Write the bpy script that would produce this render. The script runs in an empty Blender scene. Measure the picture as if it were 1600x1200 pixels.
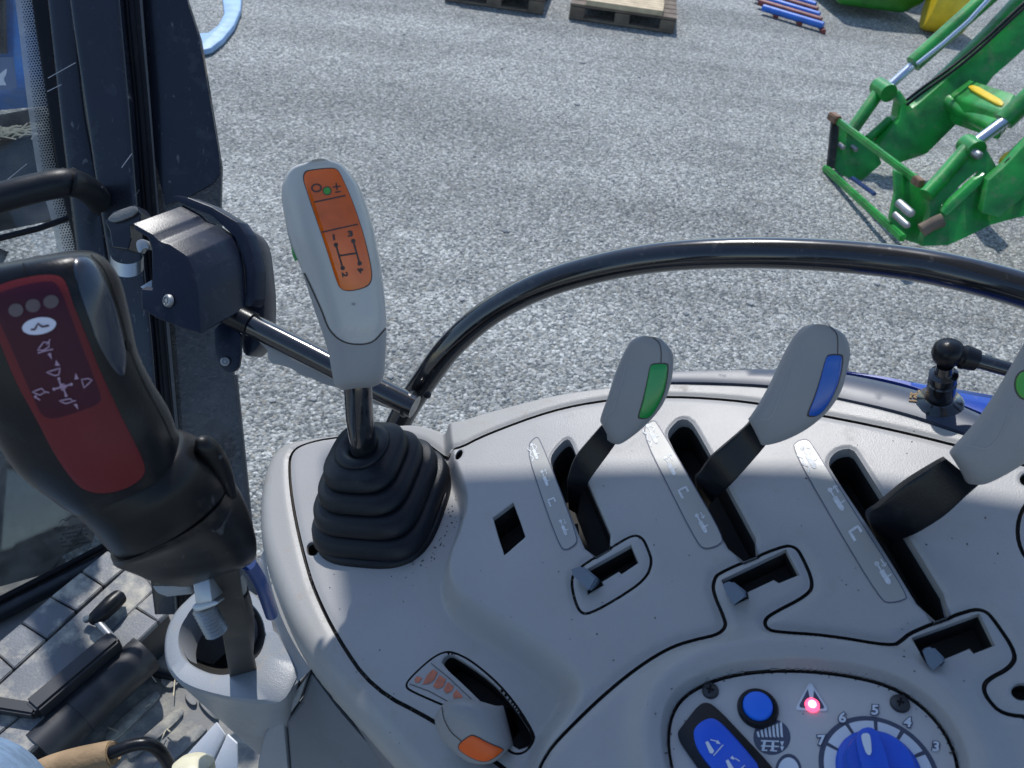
import bpy, bmesh, math, random
import numpy as np
from mathutils import Vector, Matrix
from mathutils.bvhtree import BVHTree
from mathutils.geometry import tessellate_polygon
random.seed(7)
SC = bpy.context.scene
COL = SC.collection
rad = math.radians

# ------------------------------------------------------------------ camera
FPX = 1202.0
CZ = 2.35
PITCH, ROLL = rad(42), rad(7)
CAM = Vector((0, 0, CZ))
FW = Vector((0, math.cos(PITCH), -math.sin(PITCH)))
_r0 = Vector((1, 0, 0)); _u0 = Vector((0, math.sin(PITCH), math.cos(PITCH)))
RT = _r0*math.cos(ROLL) + _u0*math.sin(ROLL)
UP = -_r0*math.sin(ROLL) + _u0*math.cos(ROLL)

def ray(px, py):
    return FW + RT*((px-800)/FPX) + UP*((600-py)/FPX)
def P(px, py, d):
    return CAM + ray(px, py)*d
def pix(p):
    q = Vector(p)-CAM; d = q.dot(FW)
    return 800+FPX*q.dot(RT)/d, 600-FPX*q.dot(UP)/d
def depth(p):
    return (Vector(p)-CAM).dot(FW)
def hit(px, py, o, n):
    r = ray(px, py)
    return CAM + r*((o-CAM).dot(n)/r.dot(n))
def G(px, py, z=0.0):
    return hit(px, py, Vector((0, 0, z)), Vector((0, 0, 1)))

cam_d = bpy.data.cameras.new('camera'); cam = bpy.data.objects.new('camera', cam_d); COL.objects.link(cam)
M = Matrix((RT, UP, -FW)).transposed().to_4x4(); M.translation = CAM
cam.matrix_world = M
cam_d.sensor_width = 36; cam_d.lens = 36*FPX/1600
cam_d.clip_start = .02; cam_d.clip_end = 400
cam_d.dof.use_dof = True; cam_d.dof.focus_distance = .78; cam_d.dof.aperture_fstop = 15
SC.camera = cam

# ------------------------------------------------------------------ light
SUN_AZ, SUN_EL = rad(-14), rad(53)
SUN = Vector((math.sin(SUN_AZ)*math.cos(SUN_EL), math.cos(SUN_AZ)*math.cos(SUN_EL), math.sin(SUN_EL)))
sd = bpy.data.lights.new('sun', 'SUN'); so = bpy.data.objects.new('sun', sd); COL.objects.link(so)
sd.energy = 2.85; sd.angle = rad(.9); sd.color = (1, .98, .945)
so.rotation_euler = (-SUN).to_track_quat('-Z', 'Y').to_euler(); so.location = (0, 6, 12)
wd = bpy.data.worlds.new('World'); SC.world = wd; wd.use_nodes = True
nt = wd.node_tree; bg = nt.nodes['Background']
sky = nt.nodes.new('ShaderNodeTexSky'); sky.sky_type = 'NISHITA'; sky.sun_disc = False
sky.sun_elevation = SUN_EL; sky.sun_rotation = math.atan2(SUN.x, SUN.y) % (2*math.pi)
sky.air_density = 1.0; sky.dust_density = .3; sky.ozone_density = 2.6
nt.links.new(sky.outputs[0], bg.inputs[0]); bg.inputs[1].default_value = .135
SC.view_settings.view_transform = 'Standard'; SC.view_settings.look = 'None'
SC.view_settings.exposure = .6; SC.view_settings.gamma = 1
try: SC.cycles.use_denoising = True
except Exception: pass

# ------------------------------------------------------------------ materials
def mat(name, col, rough=.5, metal=0.0, vary=.08, vscale=12, bump=.0, bscale=300, dust=0.0, dcol=(.32, .27, .2), dscale=25,
        scratch=0.0, coat=0.0, spec=.5, col2=None, dlo=.56):
    m = bpy.data.materials.new(name); m.use_nodes = True
    t = m.node_tree; N = t.nodes; L = t.links
    b = N['Principled BSDF']
    b.inputs['Metallic'].default_value = metal
    b.inputs['Specular IOR Level'].default_value = spec
    if coat:
        b.inputs['Coat Weight'].default_value = coat; b.inputs['Coat Roughness'].default_value = .08
    tc = N.new('ShaderNodeTexCoord')
    n1 = N.new('ShaderNodeTexNoise'); n1.inputs['Scale'].default_value = vscale; n1.inputs['Detail'].default_value = 5
    L.new(tc.outputs['Object'], n1.inputs['Vector'])
    mx = N.new('ShaderNodeMix'); mx.data_type = 'RGBA'
    c2 = col2 or tuple(max(0, c*(1-vary*3)) for c in col)
    mx.inputs[6].default_value = (*col, 1); mx.inputs[7].default_value = (*c2, 1)
    r = N.new('ShaderNodeMapRange'); r.inputs['From Min'].default_value = .38; r.inputs['From Max'].default_value = .72
    L.new(n1.outputs['Fac'], r.inputs['Value']); L.new(r.outputs[0], mx.inputs[0])
    last = mx.outputs[2]
    rr = N.new('ShaderNodeMapRange'); rr.inputs['To Min'].default_value = max(.03, rough-.07); rr.inputs['To Max'].default_value = min(1, rough+.1)
    L.new(n1.outputs['Fac'], rr.inputs['Value']); rout = rr.outputs[0]
    if dust:
        n2 = N.new('ShaderNodeTexNoise'); n2.inputs['Scale'].default_value = dscale; n2.inputs['Detail'].default_value = 9; n2.inputs['Roughness'].default_value = .7
        L.new(tc.outputs['Object'], n2.inputs['Vector'])
        r2 = N.new('ShaderNodeMapRange'); r2.inputs['From Min'].default_value = dlo; r2.inputs['From Max'].default_value = dlo+.16; r2.inputs['To Max'].default_value = dust
        L.new(n2.outputs['Fac'], r2.inputs['Value'])
        m2 = N.new('ShaderNodeMix'); m2.data_type = 'RGBA'; m2.inputs[7].default_value = (*dcol, 1)
        L.new(last, m2.inputs[6]); L.new(r2.outputs[0], m2.inputs[0]); last = m2.outputs[2]
        ma = N.new('ShaderNodeMath'); ma.operation = 'MULTIPLY_ADD'; ma.inputs[1].default_value = .5
        L.new(r2.outputs[0], ma.inputs[0]); L.new(rout, ma.inputs[2]); rout = ma.outputs[0]
    if scratch:
        n3 = N.new('ShaderNodeTexNoise'); n3.inputs['Scale'].default_value = 90; n3.inputs['Detail'].default_value = 3; n3.inputs['Distortion'].default_value = 2.5
        mp = N.new('ShaderNodeMapping'); mp.inputs['Scale'].default_value = (1, .12, .3)
        L.new(tc.outputs['Object'], mp.inputs[0]); L.new(mp.outputs[0], n3.inputs['Vector'])
        r3 = N.new('ShaderNodeMapRange'); r3.inputs['From Min'].default_value = .68; r3.inputs['From Max'].default_value = .74; r3.inputs['To Max'].default_value = scratch
        L.new(n3.outputs['Fac'], r3.inputs['Value'])
        m3 = N.new('ShaderNodeMix'); m3.data_type = 'RGBA'; m3.inputs[7].default_value = (.3, .3, .3, 1)
        L.new(last, m3.inputs[6]); L.new(r3.outputs[0], m3.inputs[0]); last = m3.outputs[2]
    L.new(last, b.inputs['Base Color']); L.new(rout, b.inputs['Roughness'])
    if bump:
        nb = N.new('ShaderNodeTexNoise'); nb.inputs['Scale'].default_value = bscale; nb.inputs['Detail'].default_value = 3
        L.new(tc.outputs['Object'], nb.inputs['Vector'])
        bp = N.new('ShaderNodeBump'); bp.inputs['Strength'].default_value = bump; bp.inputs['Distance'].default_value = .002
        L.new(nb.outputs['Fac'], bp.inputs['Height']); L.new(bp.outputs[0], b.inputs['Normal'])
    return m

MT = {}
MT['plastic'] = mat('grey_plastic', (.31, .30, .292), .42, vary=.03, bump=.16, bscale=900, dust=.25, dcol=(.27, .235, .19), dscale=45, spec=.4, scratch=.10)
MT['rim'] = mat('rim_plastic', (.305, .295, .28), .40, vary=.03, bump=.14, bscale=900, dust=.4, dcol=(.26, .21, .15), dscale=50, spec=.4)
MT['fair'] = mat('fairing_plastic', (.14, .15, .165), .5, vary=.06, bump=.2, bscale=700, dust=.35, dscale=40, dcol=(.26, .24, .21))
MT['cup'] = mat('shroud_plastic', (.25, .265, .285), .38, vary=.06, bump=.2, bscale=800, dust=.5, dscale=35, dcol=(.32, .28, .22))
MT['well'] = mat('dark_well', (.012, .011, .010), .7, dust=.6, dcol=(.07, .05, .03), dscale=40)
MT['face'] = mat('faceplate_grey', (.47, .45, .44), .42, vary=.04, bump=.06, bscale=700, dust=.15, dscale=80, dcol=(.4, .37, .33), spec=.4)
MT['rubber'] = mat('black_rubber', (.007, .009, .013), .42, vary=.1, bump=.12, bscale=500, dust=.16, dcol=(.08, .08, .08), dscale=45, spec=.28)
MT['black'] = mat('black_plastic', (.006, .007, .010), .30, vary=.1, bump=.08, bscale=700, dust=.12, dcol=(.08, .08, .09), dscale=60, spec=.25)
MT['blackgloss'] = mat('black_paint', (.008, .009, .012), .16, vary=.1, dust=.25, dcol=(.12, .12, .12), dscale=90, coat=.6)
MT['pillar'] = mat('pillar_paint', (.013, .016, .025), .25, vary=.12, dust=.25, dcol=(.11, .12, .14), dscale=22, scratch=.35, coat=.15, spec=.4)
MT['seal'] = mat('seal_rubber', (.004, .004, .006), .5, dust=.15, dcol=(.1, .09, .08), dscale=70, spec=.2)
MT['sealgrey'] = mat('seal_edge', (.06, .06, .065), .55, dust=.4, dcol=(.2, .19, .17), dscale=60)
MT['handle'] = mat('handle_grey', (.245, .238, .236), .43, vary=.03, bump=.12, bscale=900, dust=.1, dscale=70, spec=.4)
MT['white'] = mat('knob_white', (.43, .42, .40), .26, vary=.02, coat=.15, dust=.1, dcol=(.3, .28, .25), dscale=80)
MT['knobgrey'] = mat('knob_grey', (.29, .285, .285), .45, vary=.03, bump=.1, bscale=900, spec=.4)
MT['orange'] = mat('orange_film', (.72, .115, .004), .16, vary=.12, vscale=40, dust=.2, dcol=(.6, .15, .04), dscale=50, spec=.35, coat=.25)
MT['orangeplain'] = mat('orange_inset', (.72, .10, .008), .35, vary=.05, spec=.35)
MT['ink'] = mat('dark_ink', (.035, .022, .02), .5)
MT['inkpurple'] = mat('slate_ink', (.055, .065, .11), .5)
MT['green'] = mat('green_inset', (.004, .27, .045), .25, vary=.08, coat=.2)
MT['greendot'] = mat('green_dot', (.05, .32, .03), .3)
MT['blue'] = mat('blue_inset', (.006, .085, .40), .25, vary=.08, coat=.2)
MT['bluebtn'] = mat('blue_button', (.008, .14, .72), .4, vary=.04)
MT['blueknob'] = mat('blue_knob', (.014, .095, .60), .36, vary=.08, bump=.06, bscale=800, spec=.4)
MT['mark'] = mat('white_print', (.62, .64, .68), .5, vary=.03)
MT['label'] = mat('label_film', (.295, .29, .272), .38, vary=.03, dust=.2, dcol=(.33, .31, .25), dscale=60)
MT['orangeprint'] = mat('orange_print', (.50, .14, .07), .5, vary=.12, vscale=200)
MT['red'] = mat('red_shell', (.135, .011, .016), .45, vary=.08, bump=.08, bscale=700, dust=.1, dcol=(.2, .06, .06), dscale=40, spec=.25)
MT['maroon'] = mat('maroon_film', (.050, .005, .010), .42, vary=.1, col2=(.042, .005, .018), spec=.2)
MT['pinkmark'] = mat('pink_print', (.42, .26, .36), .5)
MT['whitemark'] = mat('white_oval', (.68, .66, .76), .5)
MT['greybtn'] = mat('grey_dot', (.12, .085, .085), .6)
MT['groove'] = mat('gloss_recess', (.018, .028, .05), .25, vary=.1, coat=.3)
MT['collar'] = mat('dusty_black', (.007, .007, .008), .36, vary=.15, dust=.4, dcol=(.10, .08, .06), dscale=18, scratch=.15, spec=.25)
MT['steel'] = mat('dusty_steel', (.35, .36, .37), .45, metal=.8, vary=.12, dust=.5, dcol=(.3, .26, .2), dscale=60)
MT['steeldark'] = mat('dirty_steel', (.05, .045, .04), .5, metal=.3, vary=.2, dust=.7, dcol=(.17, .14, .1), dscale=30)
MT['zinc'] = mat('zinc_catch', (.42, .44, .46), .4, metal=.7, vary=.15, dust=.3, dcol=(.3, .28, .26), dscale=60)
MT['tab'] = mat('slate_plastic', (.11, .145, .185), .45, vary=.05, bump=.08, bscale=900)
MT['floor'] = mat('rubber_mat', (.17, .17, .165), .65, vary=.1, bump=.25, bscale=300, dust=.8, dcol=(.42, .39, .32), dscale=12, dlo=.50)
MT['box'] = mat('box_plastic', (.145, .155, .17), .5, vary=.1, bump=.25, bscale=260, dust=.85, dcol=(.5, .46, .38), dscale=16, dlo=.48)
MT['boxdark'] = mat('box_dark', (.02, .022, .027), .4, vary=.1, dust=.3, dcol=(.15, .14, .13), dscale=30)
MT['jeans'] = mat('denim', (.20, .30, .44), .85, vary=.12, vscale=60, bump=.5, bscale=900)
MT['suede'] = mat('tan_leather', (.30, .20, .11), .8, vary=.12, vscale=30, bump=.4, bscale=250)
MT['cream'] = mat('cream_plastic', (.62, .58, .42), .4)
MT['whitepaint'] = mat('white_panel', (.72, .72, .74), .5, vary=.03, bump=.2, bscale=500)
MT['hose'] = mat('hose_grey', (.28, .27, .24), .5, dust=.6, dscale=40)
MT['hoseblue'] = mat('hose_blue', (.02, .06, .22), .4)
MT['bluepaint'] = mat('blue_paint', (.012, .06, .36), .2, vary=.05, coat=.5, dust=.2, dcol=(.3, .3, .3), dscale=50)
MT['cyanpaint'] = mat('bright_blue_paint', (.02, .17, .52), .3, vary=.08, coat=.4, dust=.3, dcol=(.3, .3, .28), dscale=30)
MT['sill'] = mat('sill_paint', (.05, .065, .10), .4, vary=.1, dust=.3, dcol=(.2, .2, .2), dscale=60, spec=.4)
MT['loader'] = mat('loader_green', (.012, .285, .038), .36, vary=.18, vscale=8, coat=.15, bump=.35, bscale=50, dust=.5, dcol=(.17, .2, .11), dscale=12, dlo=.53, scratch=.25)
MT['loader2'] = mat('machine_green', (.03, .22, .02), .4, vary=.12)
MT['yellow'] = mat('yellow_paint', (.75, .52, .02), .4, vary=.06)
MT['chrome'] = mat('chrome_rod', (.62, .66, .72), .22, metal=.9, vary=.05)
MT['rust'] = mat('worn_edge', (.22, .12, .07), .7, vary=.2, vscale=40)
MT['timber'] = mat('pale_timber', (.56, .44, .28), .75, vary=.1, vscale=9, bump=.4, bscale=60)
MT['timberdark'] = mat('weathered_shaded_timber', (.17, .13, .095), .85, vary=.15, vscale=9, bump=.4, bscale=60)  # weathered boards, darkened further to paint the shade on the pallet fronts
MT['brightblue'] = mat('blue_plastic', (.03, .16, .60), .4)
MT['redpaint'] = mat('red_paint', (.22, .045, .04), .5, vary=.15)
MT['tyre'] = mat('tyre_rubber', (.018, .018, .019), .75, vary=.2, bump=.4, bscale=80, dust=.6, dcol=(.13, .11, .09), dscale=5)
MT['straw'] = mat('straw', (.55, .48, .34), .8)
MT['sticker'] = mat('slate_sticker', (.16, .20, .30), .4)
MT['thread'] = mat('cobweb', (.4, .4, .42), .8)
MT['latch'] = mat('latch_plastic', (.007, .011, .025), .34, vary=.1, bump=.08, bscale=500, dust=.22, dcol=(.08, .09, .11), dscale=80, spec=.3)
MT['paleblue'] = mat('pale_blue_reflection', (.26, .42, .64), .5, vary=.08)  # tint of a reflection smear, put into the slab's colour
MT['picto'] = mat('faded_white_print', (.60, .61, .62), .5, vary=.05, vscale=300, col2=(.44, .44, .44))
MT['gap'] = mat('joint_shade_grime', (.03, .027, .024), .8, dust=.7, dcol=(.11, .085, .06), dscale=70, dlo=.5)  # dark base paints in the shade of deep joints, brown grime over it
MT['screw'] = mat('screw_head', (.05, .05, .055), .4, metal=.4, dust=.3, dscale=90)
MT['roof'] = mat('roof_lining', (.72, .71, .70), .8, vary=.03)
MT['film'] = mat('led_black', (.03, .035, .06), .4)

def glass(name, tint, dirt, dirtcol, dscale, base=.0):
    m = bpy.data.materials.new(name); m.use_nodes = True
    t = m.node_tree; N = t.nodes; L = t.links
    out = N['Material Output']; N.remove(N['Principled BSDF'])
    tr = N.new('ShaderNodeBsdfTransparent'); tr.inputs[0].default_value = (*tint, 1)
    gl = N.new('ShaderNodeBsdfGlossy'); gl.inputs['Roughness'].default_value = .04
    fr = N.new('ShaderNodeFresnel'); fr.inputs[0].default_value = 1.5
    m1 = N.new('ShaderNodeMixShader'); L.new(fr.outputs[0], m1.inputs[0]); L.new(tr.outputs[0], m1.inputs[1]); L.new(gl.outputs[0], m1.inputs[2])
    df = N.new('ShaderNodeBsdfDiffuse'); df.inputs[0].default_value = (*dirtcol, 1)
    tc = N.new('ShaderNodeTexCoord'); n = N.new('ShaderNodeTexNoise'); n.inputs['Scale'].default_value = dscale; n.inputs['Detail'].default_value = 10; n.inputs['Roughness'].default_value = .7
    L.new(tc.outputs['Object'], n.inputs['Vector'])
    r = N.new('ShaderNodeMapRange'); r.inputs['From Min'].default_value = .42; r.inputs['From Max'].default_value = .75
    r.inputs['To Min'].default_value = base; r.inputs['To Max'].default_value = dirt
    L.new(n.outputs['Fac'], r.inputs['Value'])
    m2 = N.new('ShaderNodeMixShader'); L.new(r.outputs[0], m2.inputs[0]); L.new(m1.outputs[0], m2.inputs[1]); L.new(df.outputs[0], m2.inputs[2])
    L.new(m2.outputs[0], out.inputs[0])
    return m
MT['glass'] = glass('dirty_glass', (.93, .94, .94), .45, (.3, .29, .27), 9, .0)
MT['dustband'] = glass('dusty_glass_band', (.8, .82, .82), .85, (.55, .54, .52), 14, .45)
MT['tinted'] = glass('dusty_tinted_glass', (.20, .21, .23), .6, (.17, .18, .19), 7, .08)
led = bpy.data.materials.new('red_led'); led.use_nodes = True
_b = led.node_tree.nodes['Principled BSDF']; _b.inputs['Base Color'].default_value = (.8, .05, .1, 1)
_b.inputs['Emission Color'].default_value = (1, .06, .14, 1); _b.inputs['Emission Strength'].default_value = 2.2
MT['led'] = led
led2 = bpy.data.materials.new('red_led_core'); led2.use_nodes = True
_b = led2.node_tree.nodes['Principled BSDF']; _b.inputs['Base Color'].default_value = (1, .6, .7, 1)
_b.inputs['Emission Color'].default_value = (1, .55, .68, 1); _b.inputs['Emission Strength'].default_value = 1.4
MT['ledcore'] = led2

# ------------------------------------------------------------------ object helpers
def tag(o, label=None, cat=None, group=None, kind=None):
    if label: o['label'] = label
    if cat: o['category'] = cat
    if group: o['group'] = group
    if kind: o['kind'] = kind
    return o
def empty(name, loc, label, cat, group=None):
    o = bpy.data.objects.new(name, None); COL.objects.link(o); o.location = Vector(loc); o.empty_display_size = .02
    return tag(o, label, cat, group)
def put(o, parent):
    COL.objects.link(o)
    if parent is not None:
        o.parent = parent
        inv = Matrix.Translation(-parent.location) if parent.type == 'EMPTY' else Matrix.Identity(4)
        o.matrix_parent_inverse = inv
    return o
def mesh(name, V, F, m, parent=None, smooth=True, sharp=35, clean=False):
    me = bpy.data.meshes.new(name); me.from_pydata([tuple(v) for v in V], [], [tuple(f) for f in F])
    bm = bmesh.new(); bm.from_mesh(me)
    if clean: bmesh.ops.remove_doubles(bm, verts=bm.verts, dist=1e-6)
    bmesh.ops.recalc_face_normals(bm, faces=bm.faces); bm.to_mesh(me); bm.free()
    me.materials.append(MT[m] if isinstance(m, str) else m)
    if smooth:
        me.shade_smooth(); me.set_sharp_from_angle(angle=rad(sharp))
    o = bpy.data.objects.new(name, me)
    return put(o, parent)
def meshbm(name, bm, m, parent=None, smooth=True, sharp=35):
    bmesh.ops.recalc_face_normals(bm, faces=bm.faces)
    me = bpy.data.meshes.new(name); bm.to_mesh(me); bm.free()
    me.materials.append(MT[m] if isinstance(m, str) else m)
    if smooth:
        me.shade_smooth(); me.set_sharp_from_angle(angle=rad(sharp))
    return put(bpy.data.objects.new(name, me), parent)
def catmull(pts, n):
    """pts: list of equal-length tuples; n samples per span"""
    A = np.array(pts, float); m = len(A); out = []
    for i in range(m-1):
        p0 = A[i-1] if i > 0 else 2*A[0]-A[1]; p1 = A[i]; p2 = A[i+1]; p3 = A[i+2] if i+2 < m else 2*A[-1]-A[-2]
        for k in range(n):
            t = k/n
            out.append(.5*((2*p1)+(-p0+p2)*t+(2*p0-5*p1+4*p2-p3)*t*t+(-p0+3*p1-3*p2+p3)*t**3))
    out.append(A[-1]); return out
def chaikin(pts, n=2, closed=True):
    for _ in range(n):
        q = []; m = len(pts)
        for i in range(m if closed else m-1):
            a = np.array(pts[i], float); b = np.array(pts[(i+1) % m], float)
            q += [tuple(a*.75+b*.25), tuple(a*.25+b*.75)]
        if not closed: q = [tuple(pts[0])]+q+[tuple(pts[-1])]
        pts = q
    return pts
def tube_data(points, radii, n=20, cap=True, V=None, F=None):
    V = [] if V is None else V; F = [] if F is None else F
    pts = [Vector(p) for p in points]; m = len(pts); b0 = len(V)
    nrm = None
    for i, p in enumerate(pts):
        t = (pts[min(i+1, m-1)]-pts[max(i-1, 0)]).normalized()
        if nrm is None: nrm = t.orthogonal().normalized()
        nrm = (nrm - t*nrm.dot(t)).normalized(); bn = t.cross(nrm)
        r = radii[i] if hasattr(radii, '__len__') else radii
        for k in range(n):
            a = 2*math.pi*k/n; V.append(p+nrm*(r*math.cos(a))+bn*(r*math.sin(a)))
    for i in range(m-1):
        for k in range(n):
            F.append((b0+i*n+k, b0+i*n+(k+1) % n, b0+(i+1)*n+(k+1) % n, b0+(i+1)*n+k))
    if cap:
        F.append(tuple(b0+k for k in reversed(range(n)))); F.append(tuple(b0+(m-1)*n+k for k in range(n)))
    return V, F
def tube(name, points, radii, m, parent=None, n=20, sharp=40):
    V, F = tube_data(points, radii, n)
    return mesh(name, V, F, m, parent, sharp=sharp)
def ptube(name, pts, m, parent=None, r=None, n=20, span=8, wpx=None):
    """pts (px,py,d[,r]) smoothed"""
    c = catmull(pts, span)
    return tube(name, [P(q[0], q[1], q[2]) for q in c], [q[3] if len(q) > 3 else r for q in c], m, parent, n)
def loft_rings(name, rings, m, parent=None, sharp=40, cap=True):
    V = []; F = []; n = len(rings[0])
    for r in rings: V += [Vector(v) for v in r]
    for i in range(len(rings)-1):
        for k in range(n):
            F.append((i*n+k, i*n+(k+1) % n, (i+1)*n+(k+1) % n, (i+1)*n+k))
    if cap:
        F.append(tuple(reversed(range(n)))); F.append(tuple((len(rings)-1)*n+k for k in range(n)))
    return mesh(name, V, F, m, parent, sharp=sharp)
def sgnpow(x, e): return math.copysign(abs(x)**e, x)
def edge_rings(pairs, e=2.4, n=40, span=6, tilt=0.0):
    """pairs: (lx,ly,rx,ry,d,ratio) traced left/right outline; ring lies in the plane of the outline chord and the line of sight"""
    rings = []
    for q in catmull(pairs, span):
        lx, ly, rx, ry, d, ra = q[:6]; tl = q[6] if len(q) > 6 else tilt
        a = P(lx, ly, d); b = P(rx, ry, d); c = (a+b)/2; S = (b-a)/2; w = S.length
        B = (CAM-c).normalized(); B = (B - S*(B.dot(S)/max(w*w, 1e-12))).normalized()*(w*ra)
        if tl:
            T = (CAM-c).normalized().cross(S).normalized()
            if T.dot(UP) > 0: T = -T
            B = B + T*(w*tl)
        rings.append([c + S*sgnpow(math.cos(2*math.pi*k/n), 2/e) + B*sgnpow(math.sin(2*math.pi*k/n), 2/e) for k in range(n)])
    return rings
def eloft(name, pairs, m, parent=None, e=2.4, n=40, span=6, sharp=50, tilt=0.0):
    return loft_rings(name, edge_rings(pairs, e, n, span, tilt), m, parent, sharp)
def prism(name, pts, ext, m, parent=None, bev=0.0, seg=2, sharp=35):
    """closed outline of 3D points extruded by vector ext, edges bevelled"""
    bm = bmesh.new(); ext = Vector(ext)
    a = [bm.verts.new(Vector(p)) for p in pts]; b = [bm.verts.new(Vector(p)+ext) for p in pts]
    n = len(pts)
    bm.faces.new(a); bm.faces.new(list(reversed(b)))
    for i in range(n): bm.faces.new((a[i], b[i], b[(i+1) % n], a[(i+1) % n]))
    bmesh.ops.recalc_face_normals(bm, faces=bm.faces)
    if bev:
        bmesh.ops.bevel(bm, geom=list(bm.edges), offset=bev, segments=seg, affect='EDGES', clamp_overlap=True, profile=.5)
    return meshbm(name, bm, m, parent, sharp=sharp)
def beam_data(p, q, w, h, up, V, F):
    p = Vector(p); q = Vector(q); t = (q-p).normalized(); s = t.cross(Vector(up)).normalized()*(w/2); u = s.cross(t).normalized()*(h/2)
    b = len(V)
    for c in (p, q): V += [c-s-u, c+s-u, c+s+u, c-s+u]
    for f in ((0, 1, 2, 3), (7, 6, 5, 4), (0, 4, 5, 1), (1, 5, 6, 2), (2, 6, 7, 3), (3, 7, 4, 0)): F.append(tuple(b+i for i in f))
def beam(name, p, q, w, h, m, parent=None, up=(0, 0, 1), bev=0.0):
    V = []; F = []; beam_data(p, q, w, h, up, V, F)
    bm = bmesh.new(); vs = [bm.verts.new(v) for v in V]
    for f in F: bm.faces.new([vs[i] for i in f])
    bmesh.ops.recalc_face_normals(bm, faces=bm.faces)
    if bev: bmesh.ops.bevel(bm, geom=list(bm.edges), offset=bev, segments=2, affect='EDGES')
    return meshbm(name, bm, m, parent)
def disc_rings(c, ax, prof, n=32, sq=2.0, ref=None):
    """lathe profile [(r,h)] about axis ax at c"""
    ax = Vector(ax).normalized(); u = (Vector(ref) - ax*Vector(ref).dot(ax)).normalized() if ref is not None else ax.orthogonal().normalized(); v = ax.cross(u)
    return [[Vector(c)+ax*h+u*(r*sgnpow(math.cos(2*math.pi*k/n), 2/sq))+v*(r*sgnpow(math.sin(2*math.pi*k/n), 2/sq)) for k in range(n)] for r, h in prof]
def lathe(name, c, ax, prof, m, parent=None, n=32, sharp=40):
    return loft_rings(name, disc_rings(c, ax, prof, n), m, parent, sharp)

# ---- flat marks made in outline coordinates, laid on a surface
def bvh_of(*objs):
    V = []; F = []
    for o in objs:
        b = len(V); V += [tuple(v.co) for v in o.data.vertices]; F += [tuple(b+i for i in p.vertices) for p in o.data.polygons]
    t = BVHTree.FromPolygons(V, F)
    def f(px, py):
        r = ray(px, py).normalized(); loc, nn, i, d = t.ray_cast(CAM, r)
        if loc is None:
            loc, nn, i, d = t.find_nearest(CAM + r*.55)
        if nn.dot(r) > 0: nn = -nn
        return loc, nn
    return f
def soft(pts, f=.2, n=4):
    out = []; m = len(pts)
    for i in range(m):
        p = np.array(pts[i], float); a = p+(np.array(pts[i-1])-p)*f; b = p+(np.array(pts[(i+1) % m])-p)*f
        for k in range(n+1):
            t = k/n; out.append(tuple(a*(1-t)**2+p*2*t*(1-t)+b*t*t))
    return out
def fill2d(poly, rings=8):
    c = np.mean(np.array(poly, float), axis=0); n = len(poly); V = [tuple(c)]; F = []
    for r in range(1, rings+1):
        for p in poly: V.append(tuple(c+(np.array(p)-c)*r/rings))
    for k in range(n): F.append((0, 1+k, 1+(k+1) % n))
    for r in range(rings-1):
        for k in range(n):
            a = 1+r*n
            F.append((a+k, a+n+k, a+n+(k+1) % n, a+(k+1) % n))
    return V, F
def ngon2d(poly):
    tri = tessellate_polygon([[Vector((p[0], p[1], 0)) for p in poly]])
    return list(poly), [tuple(t) for t in tri]
def stroke2d(pts, w, closed=False):
    pts = [np.array(p, float) for p in pts]
    q = []; m = len(pts)
    for i in range(m if closed else m-1):
        a, b = pts[i], pts[(i+1) % m]; k = max(1, int(np.hypot(*(b-a))/5))
        q += [a+(b-a)*j/k for j in range(k)]
    if not closed: q.append(pts[-1])
    pts = q; n = len(pts); V = []; F = []
    for i in range(n):
        a = pts[(i-1) % n] if (closed or i > 0) else pts[i]; b = pts[(i+1) % n] if (closed or i < n-1) else pts[i]
        t = b-a; t = t/max(np.hypot(*t), 1e-9); nn = np.array((-t[1], t[0]))*w/2
        V += [tuple(pts[i]-nn), tuple(pts[i]+nn)]
    for i in range(n if closed else n-1):
        j = (i+1) % n; F.append((2*i, 2*i+1, 2*j+1, 2*j))
    return V, F
def circ2d(cx, cy, r, ry=None, n=24, rot=0):
    ry = ry or r; c, s = math.cos(rot), math.sin(rot)
    return [(cx+c*r*math.cos(2*math.pi*k/n)-s*ry*math.sin(2*math.pi*k/n), cy+s*r*math.cos(2*math.pi*k/n)+c*ry*math.sin(2*math.pi*k/n)) for k in range(n)]
_font_cache = {}
def text2d(s, cx, cy, size, rot=0.0, sx=1.0, bold=.0, mirror=False):
    key = (s, bold)
    if key not in _font_cache:
        cu = bpy.data.curves.new('lettering', 'FONT'); cu.body = s; cu.size = 1; cu.align_x = 'CENTER'; cu.align_y = 'CENTER'; cu.offset = bold; cu.resolution_u = 3
        ob = bpy.data.objects.new('lettering', cu); COL.objects.link(ob)
        bpy.context.view_layer.update()
        dg = bpy.context.evaluated_depsgraph_get(); me = bpy.data.meshes.new_from_object(ob.evaluated_get(dg))
        _font_cache[key] = ([tuple(v.co) for v in me.vertices], [tuple(p.vertices) for p in me.polygons])
        bpy.data.objects.remove(ob); bpy.data.curves.remove(cu); bpy.data.meshes.remove(me)
    V, F = _font_cache[key]; c, sn = math.cos(rot), math.sin(rot); out = []
    for x, y, z in V:
        x *= size*sx*(-1 if mirror else 1); y *= -size
        out.append((cx+c*x-sn*y, cy+sn*x+c*y))
    return out, F
class Marks:
    def __init__(s): s.V = []; s.F = []
    def add(s, vf):
        b = len(s.V); s.V += list(vf[0]); s.F += [tuple(b+i for i in f) for f in vf[1]]; return s
    def stroke(s, pts, w, closed=False): return s.add(stroke2d(pts, w, closed))
    def poly(s, pts): return s.add(ngon2d(pts))
    def circ(s, *a, **k): return s.add(ngon2d(circ2d(*a, **k)))
    def text(s, *a, **k): return s.add(text2d(*a, **k))
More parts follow.
